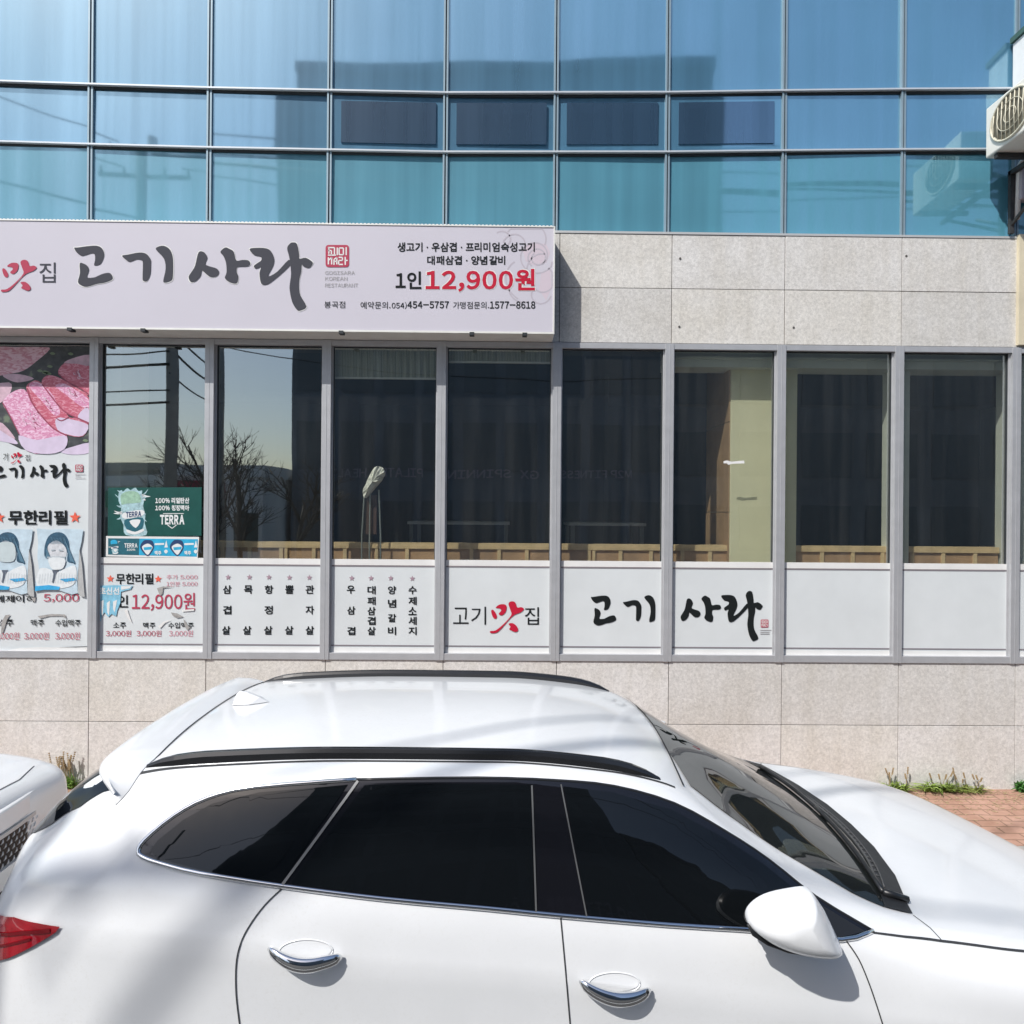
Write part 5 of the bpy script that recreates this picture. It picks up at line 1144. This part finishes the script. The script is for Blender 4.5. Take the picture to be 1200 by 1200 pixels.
# ------------------------------------------------------------------ the far side of the street, seen in the reflections
def facade(name, x0, x1, y, h, col, label, cat, bays, floors, wincol=(.10, .115, .13)):
    e = empty(name, ((x0+x1)/2, y, 0), label, cat); mb = MB(); mb.box(x0, x1, y-10, y, -.05, h); mb.box(x0-.1, x1+.1, y-10.1, y+.12, h, h+.5); mb.build('wall', plain(name+' wall', col, .8, 0, .12, .6), e)
    mb = MB(); wm = plain(name+' glazing', wincol, .35)
    for i in range(bays):
        for j in range(floors):
            a = x0+(x1-x0)*(i+.12)/bays; b = x0+(x1-x0)*(i+.88)/bays; z = .8+(h-1.2)*j/floors; mb.box(a, b, y-.05, y+.03, z, z+(h-1.2)/floors*.62)
    mb.build('glazing', wm, e); return e
eA = facade('gym_building', -9.9, 7.7, -20, 23.5, (.16, .18, .205), 'tall dark gym building mirrored in the middle windows', 'building', 9, 6)
facade('office_building', 8.2, 46, -21, 12.0, (.20, .205, .21), 'lower grey block mirrored in the right hand windows', 'building', 12, 3)
facade('warehouse', -60, -20.5, -30, 5.0, (.30, .31, .28), 'low dark flat roofed shed mirrored behind the beer advert', 'building', 14, 1)
eG = facade('bakery', -19.6, -14.7, -18, 3.6, (.8, .82, .78), 'small white shop with green fascia mirrored at left', 'building', 4, 1, (.10, .13, .12))
mb = MB(); mb.box(-19.4, -15.0, -17.97, -17.75, 2.7, 3.4); mb.build('shop_fascia', plain('green shop fascia', (.10, .42, .22), .5), eG)
eS = facade('corner_shop', -14.5, -10.2, -17, 4.0, (.85, .85, .83), 'small pale shop with red sign mirrored left of the dark building', 'building', 3, 1, (.06, .09, .09))
mb = MB(); mb.box(-14.3, -11.8, -16.97, -16.75, 3.0, 3.8); mb.build('shop_fascia', M['red_soft'], eS)
def back_text(mb, s, x1, x0, z0, z1, y, mi=0, bold=.02):
    vs, fs = text_tris(s, bold); mb.add([(x1-u*(x1-x0), y, z0+v*(z1-z0)) for u, v in vs], fs, mi)
for s, a, b in (('M2P FITNESS', 6.0, 2.6), ('GX  SPINNING', 1.7, -3.0), ('PILATES  HEALTH', -3.8, -8.6)):
    mb = MB(); back_text(mb, s, a, b, 4.2, 4.62, -19.93); mb.build('sign_letters', plain('pale sign letters', (.34, .30, .36), .5), eA, fix=False)
conc = plain('pole concrete', (.34, .33, .31), .8, 0, .1, 5); wire_m = plain('black cable', (.012, .012, .013), .6)
def pole(x, y, h, label, arms=True):
    e = empty('utility_pole', (x, y, 0), label, 'pole', 'utility poles across the street')
    mb = MB(); mb.tube([(x, y, -.2), (x, y, h)], [.17, .11], 14); mb.build('shaft', conc, e, smooth=True)
    if arms:
        for z, L in ((h-.3, 1.1), (h-1.3, 1.1), (h-2.6, .8)):
            mb = MB(); mb.box(x-L, x+L, y-.19, y-.12, z-.045, z+.045); mb.box(x-.06, x+.06, y-.2, y-.05, z-.02, z+.02)
            for k in (-1, -.45, .45, 1): mb.tube([(x+k*L*.95, y-.155, z+.045), (x+k*L*.95, y-.155, z+.22)], [.04, .025], 8)
            mb.build('cross_arm', plain('galvanised arm', (.25, .26, .27), .5, .5), e)
        for k in (-.55, 0, .55):
            mb = MB(); mb.tube([(x+k, y+.35, h-4.2), (x+k, y+.35, h-3.35)], .21, 14); mb.tube([(x+k, y+.35, h-3.35), (x+k, y+.35, h-3.15)], .06, 8); mb.build('transformer', plain('transformer grey', (.20, .21, .22), .5), e, smooth=False)
    return e
pole(-8.1, -4.3, 12.0, 'utility pole with cross arms and transformers mirrored in left windows')
pole(-9.6, -11, 10.5, 'slim bare utility pole mirrored beside the bare trees', False)
pole(19, -4.6, 12.0, 'utility pole with cross arms far to the right across the street')
def cable(a, b, sag, r, label):
    a, b = Vector(a), Vector(b); pts = [a.lerp(b, k/24)-Vector((0, 0, 4*sag*(k/24)*(1-k/24))) for k in range(25)]
    mb = MB(); mb.tube(pts, r, 6); tag(mb.build('overhead_cable', wire_m, smooth=True), label, 'cable', 'overhead cables over the street')
for k, (a, b, s, r) in enumerate((((-8.9,-4.4,11.9),(-17,2,12.6),.2,.02), ((-8.6,-4.4,10.9),(-17,1.6,11.6),.25,.02), ((-8.1,-4.2,9.6),(-17,1,10.4),.3,.028), ((-8.1,-4.2,8.7),(-17,.6,9.2),.35,.03), ((-8.1,-4.2,8.2),(-18,.3,8.5),.35,.035),
        ((-7.2,-4.4,11.9),(19.9,-4.7,11.9),.6,.02), ((-7.2,-4.4,10.9),(19.9,-4.7,10.9),.6,.02), ((-8.1,-4.2,8.6),(19,-4.5,8.6),.8,.018), ((-8.1,-4.2,7.9),(19,-4.5,8.0),.9,.02), ((-8.1,-4.3,7.4),(-9.6,-11,8.5),.2,.03), ((-9.6,-11,8.2),(6,-12,7.5),.5,.02))):
    cable(a, b, s, r, 'thin overhead cable strung from the utility pole with the transformers' if k < 10 else 'thin cable from the slim bare pole along the far side of the street')
cable((-8.1, -4.9, 11.5), (10.2, 6.15, 5.4), 0.0, .036, 'added thick cable over the street, placed to cast a shadow band on the front car')  # added out of view, angled so its shadow crosses the car's rear flank
cable((-8.1, -4.7, 11.7), (9.3, 6.15, 5.2), 0.0, .018, 'added thinner cable above the thick one, for another shadow streak on the front car')  # added beside the thick cable for a finer streak of shadow
for k, (z, zz, r) in enumerate(((6.9,7.3,.03),(6.4,6.5,.022),(6.1,6.0,.035),(5.5,5.9,.02),(5.2,5.3,.03))):
    cable((-8.1, -4.15, z), (-34, -4.0+k*.3, zz), .5, r, 'low communication cable running left from the utility pole with the transformers')
for k, (z, r) in enumerate(((7.0, .025), (6.5, .03), (5.9, .02))):
    cable((-8.1, -4.15, z), (-9.6, -11, z+.3), .15, r, 'short low cable between the two utility poles at the left')
def bare_tree(x, y, h, seed, label):
    e = empty('bare_tree', (x, y, 0), label, 'tree', 'bare trees across the street'); r_ = random.Random(seed); tr = MB(); cr = MB()
    def grow(p, d, L, r, lev):
        pts = [p]; q = p; dd = d.copy()
        for k in range(4):
            dd = (dd+Vector((r_.uniform(-.14,.14), r_.uniform(-.14,.14), r_.uniform(-.02,.14)))).normalized(); q = q+dd*(L/4); pts.append(q)
        (tr if lev == 0 else cr).tube(pts, [r*(1-.11*k) for k in range(5)], 6 if lev < 2 else 4)
        if lev < 4:
            for k in range((5, 4, 4, 3)[lev]):
                t = r_.uniform(.4, 1); s = pts[min(4, int(t*4)+0)]; a = r_.uniform(0, 6.28); sp = r_.uniform(.45, .9)
                nd = (dd*math.cos(sp)+(dd.orthogonal().normalized()*math.cos(a)+dd.cross(dd.orthogonal().normalized())*math.sin(a))*math.sin(sp)).normalized(); grow(s, nd, L*r_.uniform(.5, .7), r*.52, lev+1)
    grow(Vector((x, y, -.1)), Vector((0, 0, 1)), h*.45, .11, 0); bark = plain('bark', (.10, .085, .07), .9, 0, .25, 9)
    tr.build('trunk', bark, e, smooth=True); cr.build('crown', bark, e, smooth=True)
bare_tree(-9.2, -12.0, 8.0, 21, 'bare tree with dense twigs mirrored in the third window from the left'); bare_tree(-10.8, -13.5, 8.5, 33, 'bare tree mirrored beside the mullion right of the beer advert'); bare_tree(-10.2, -11.5, 7.5, 55, 'bare tree with upright limbs mirrored close beside the slim pole'); bare_tree(-7.4, -13, 6.5, 8, 'short bare tree mirrored against the edge of the dark gym building')
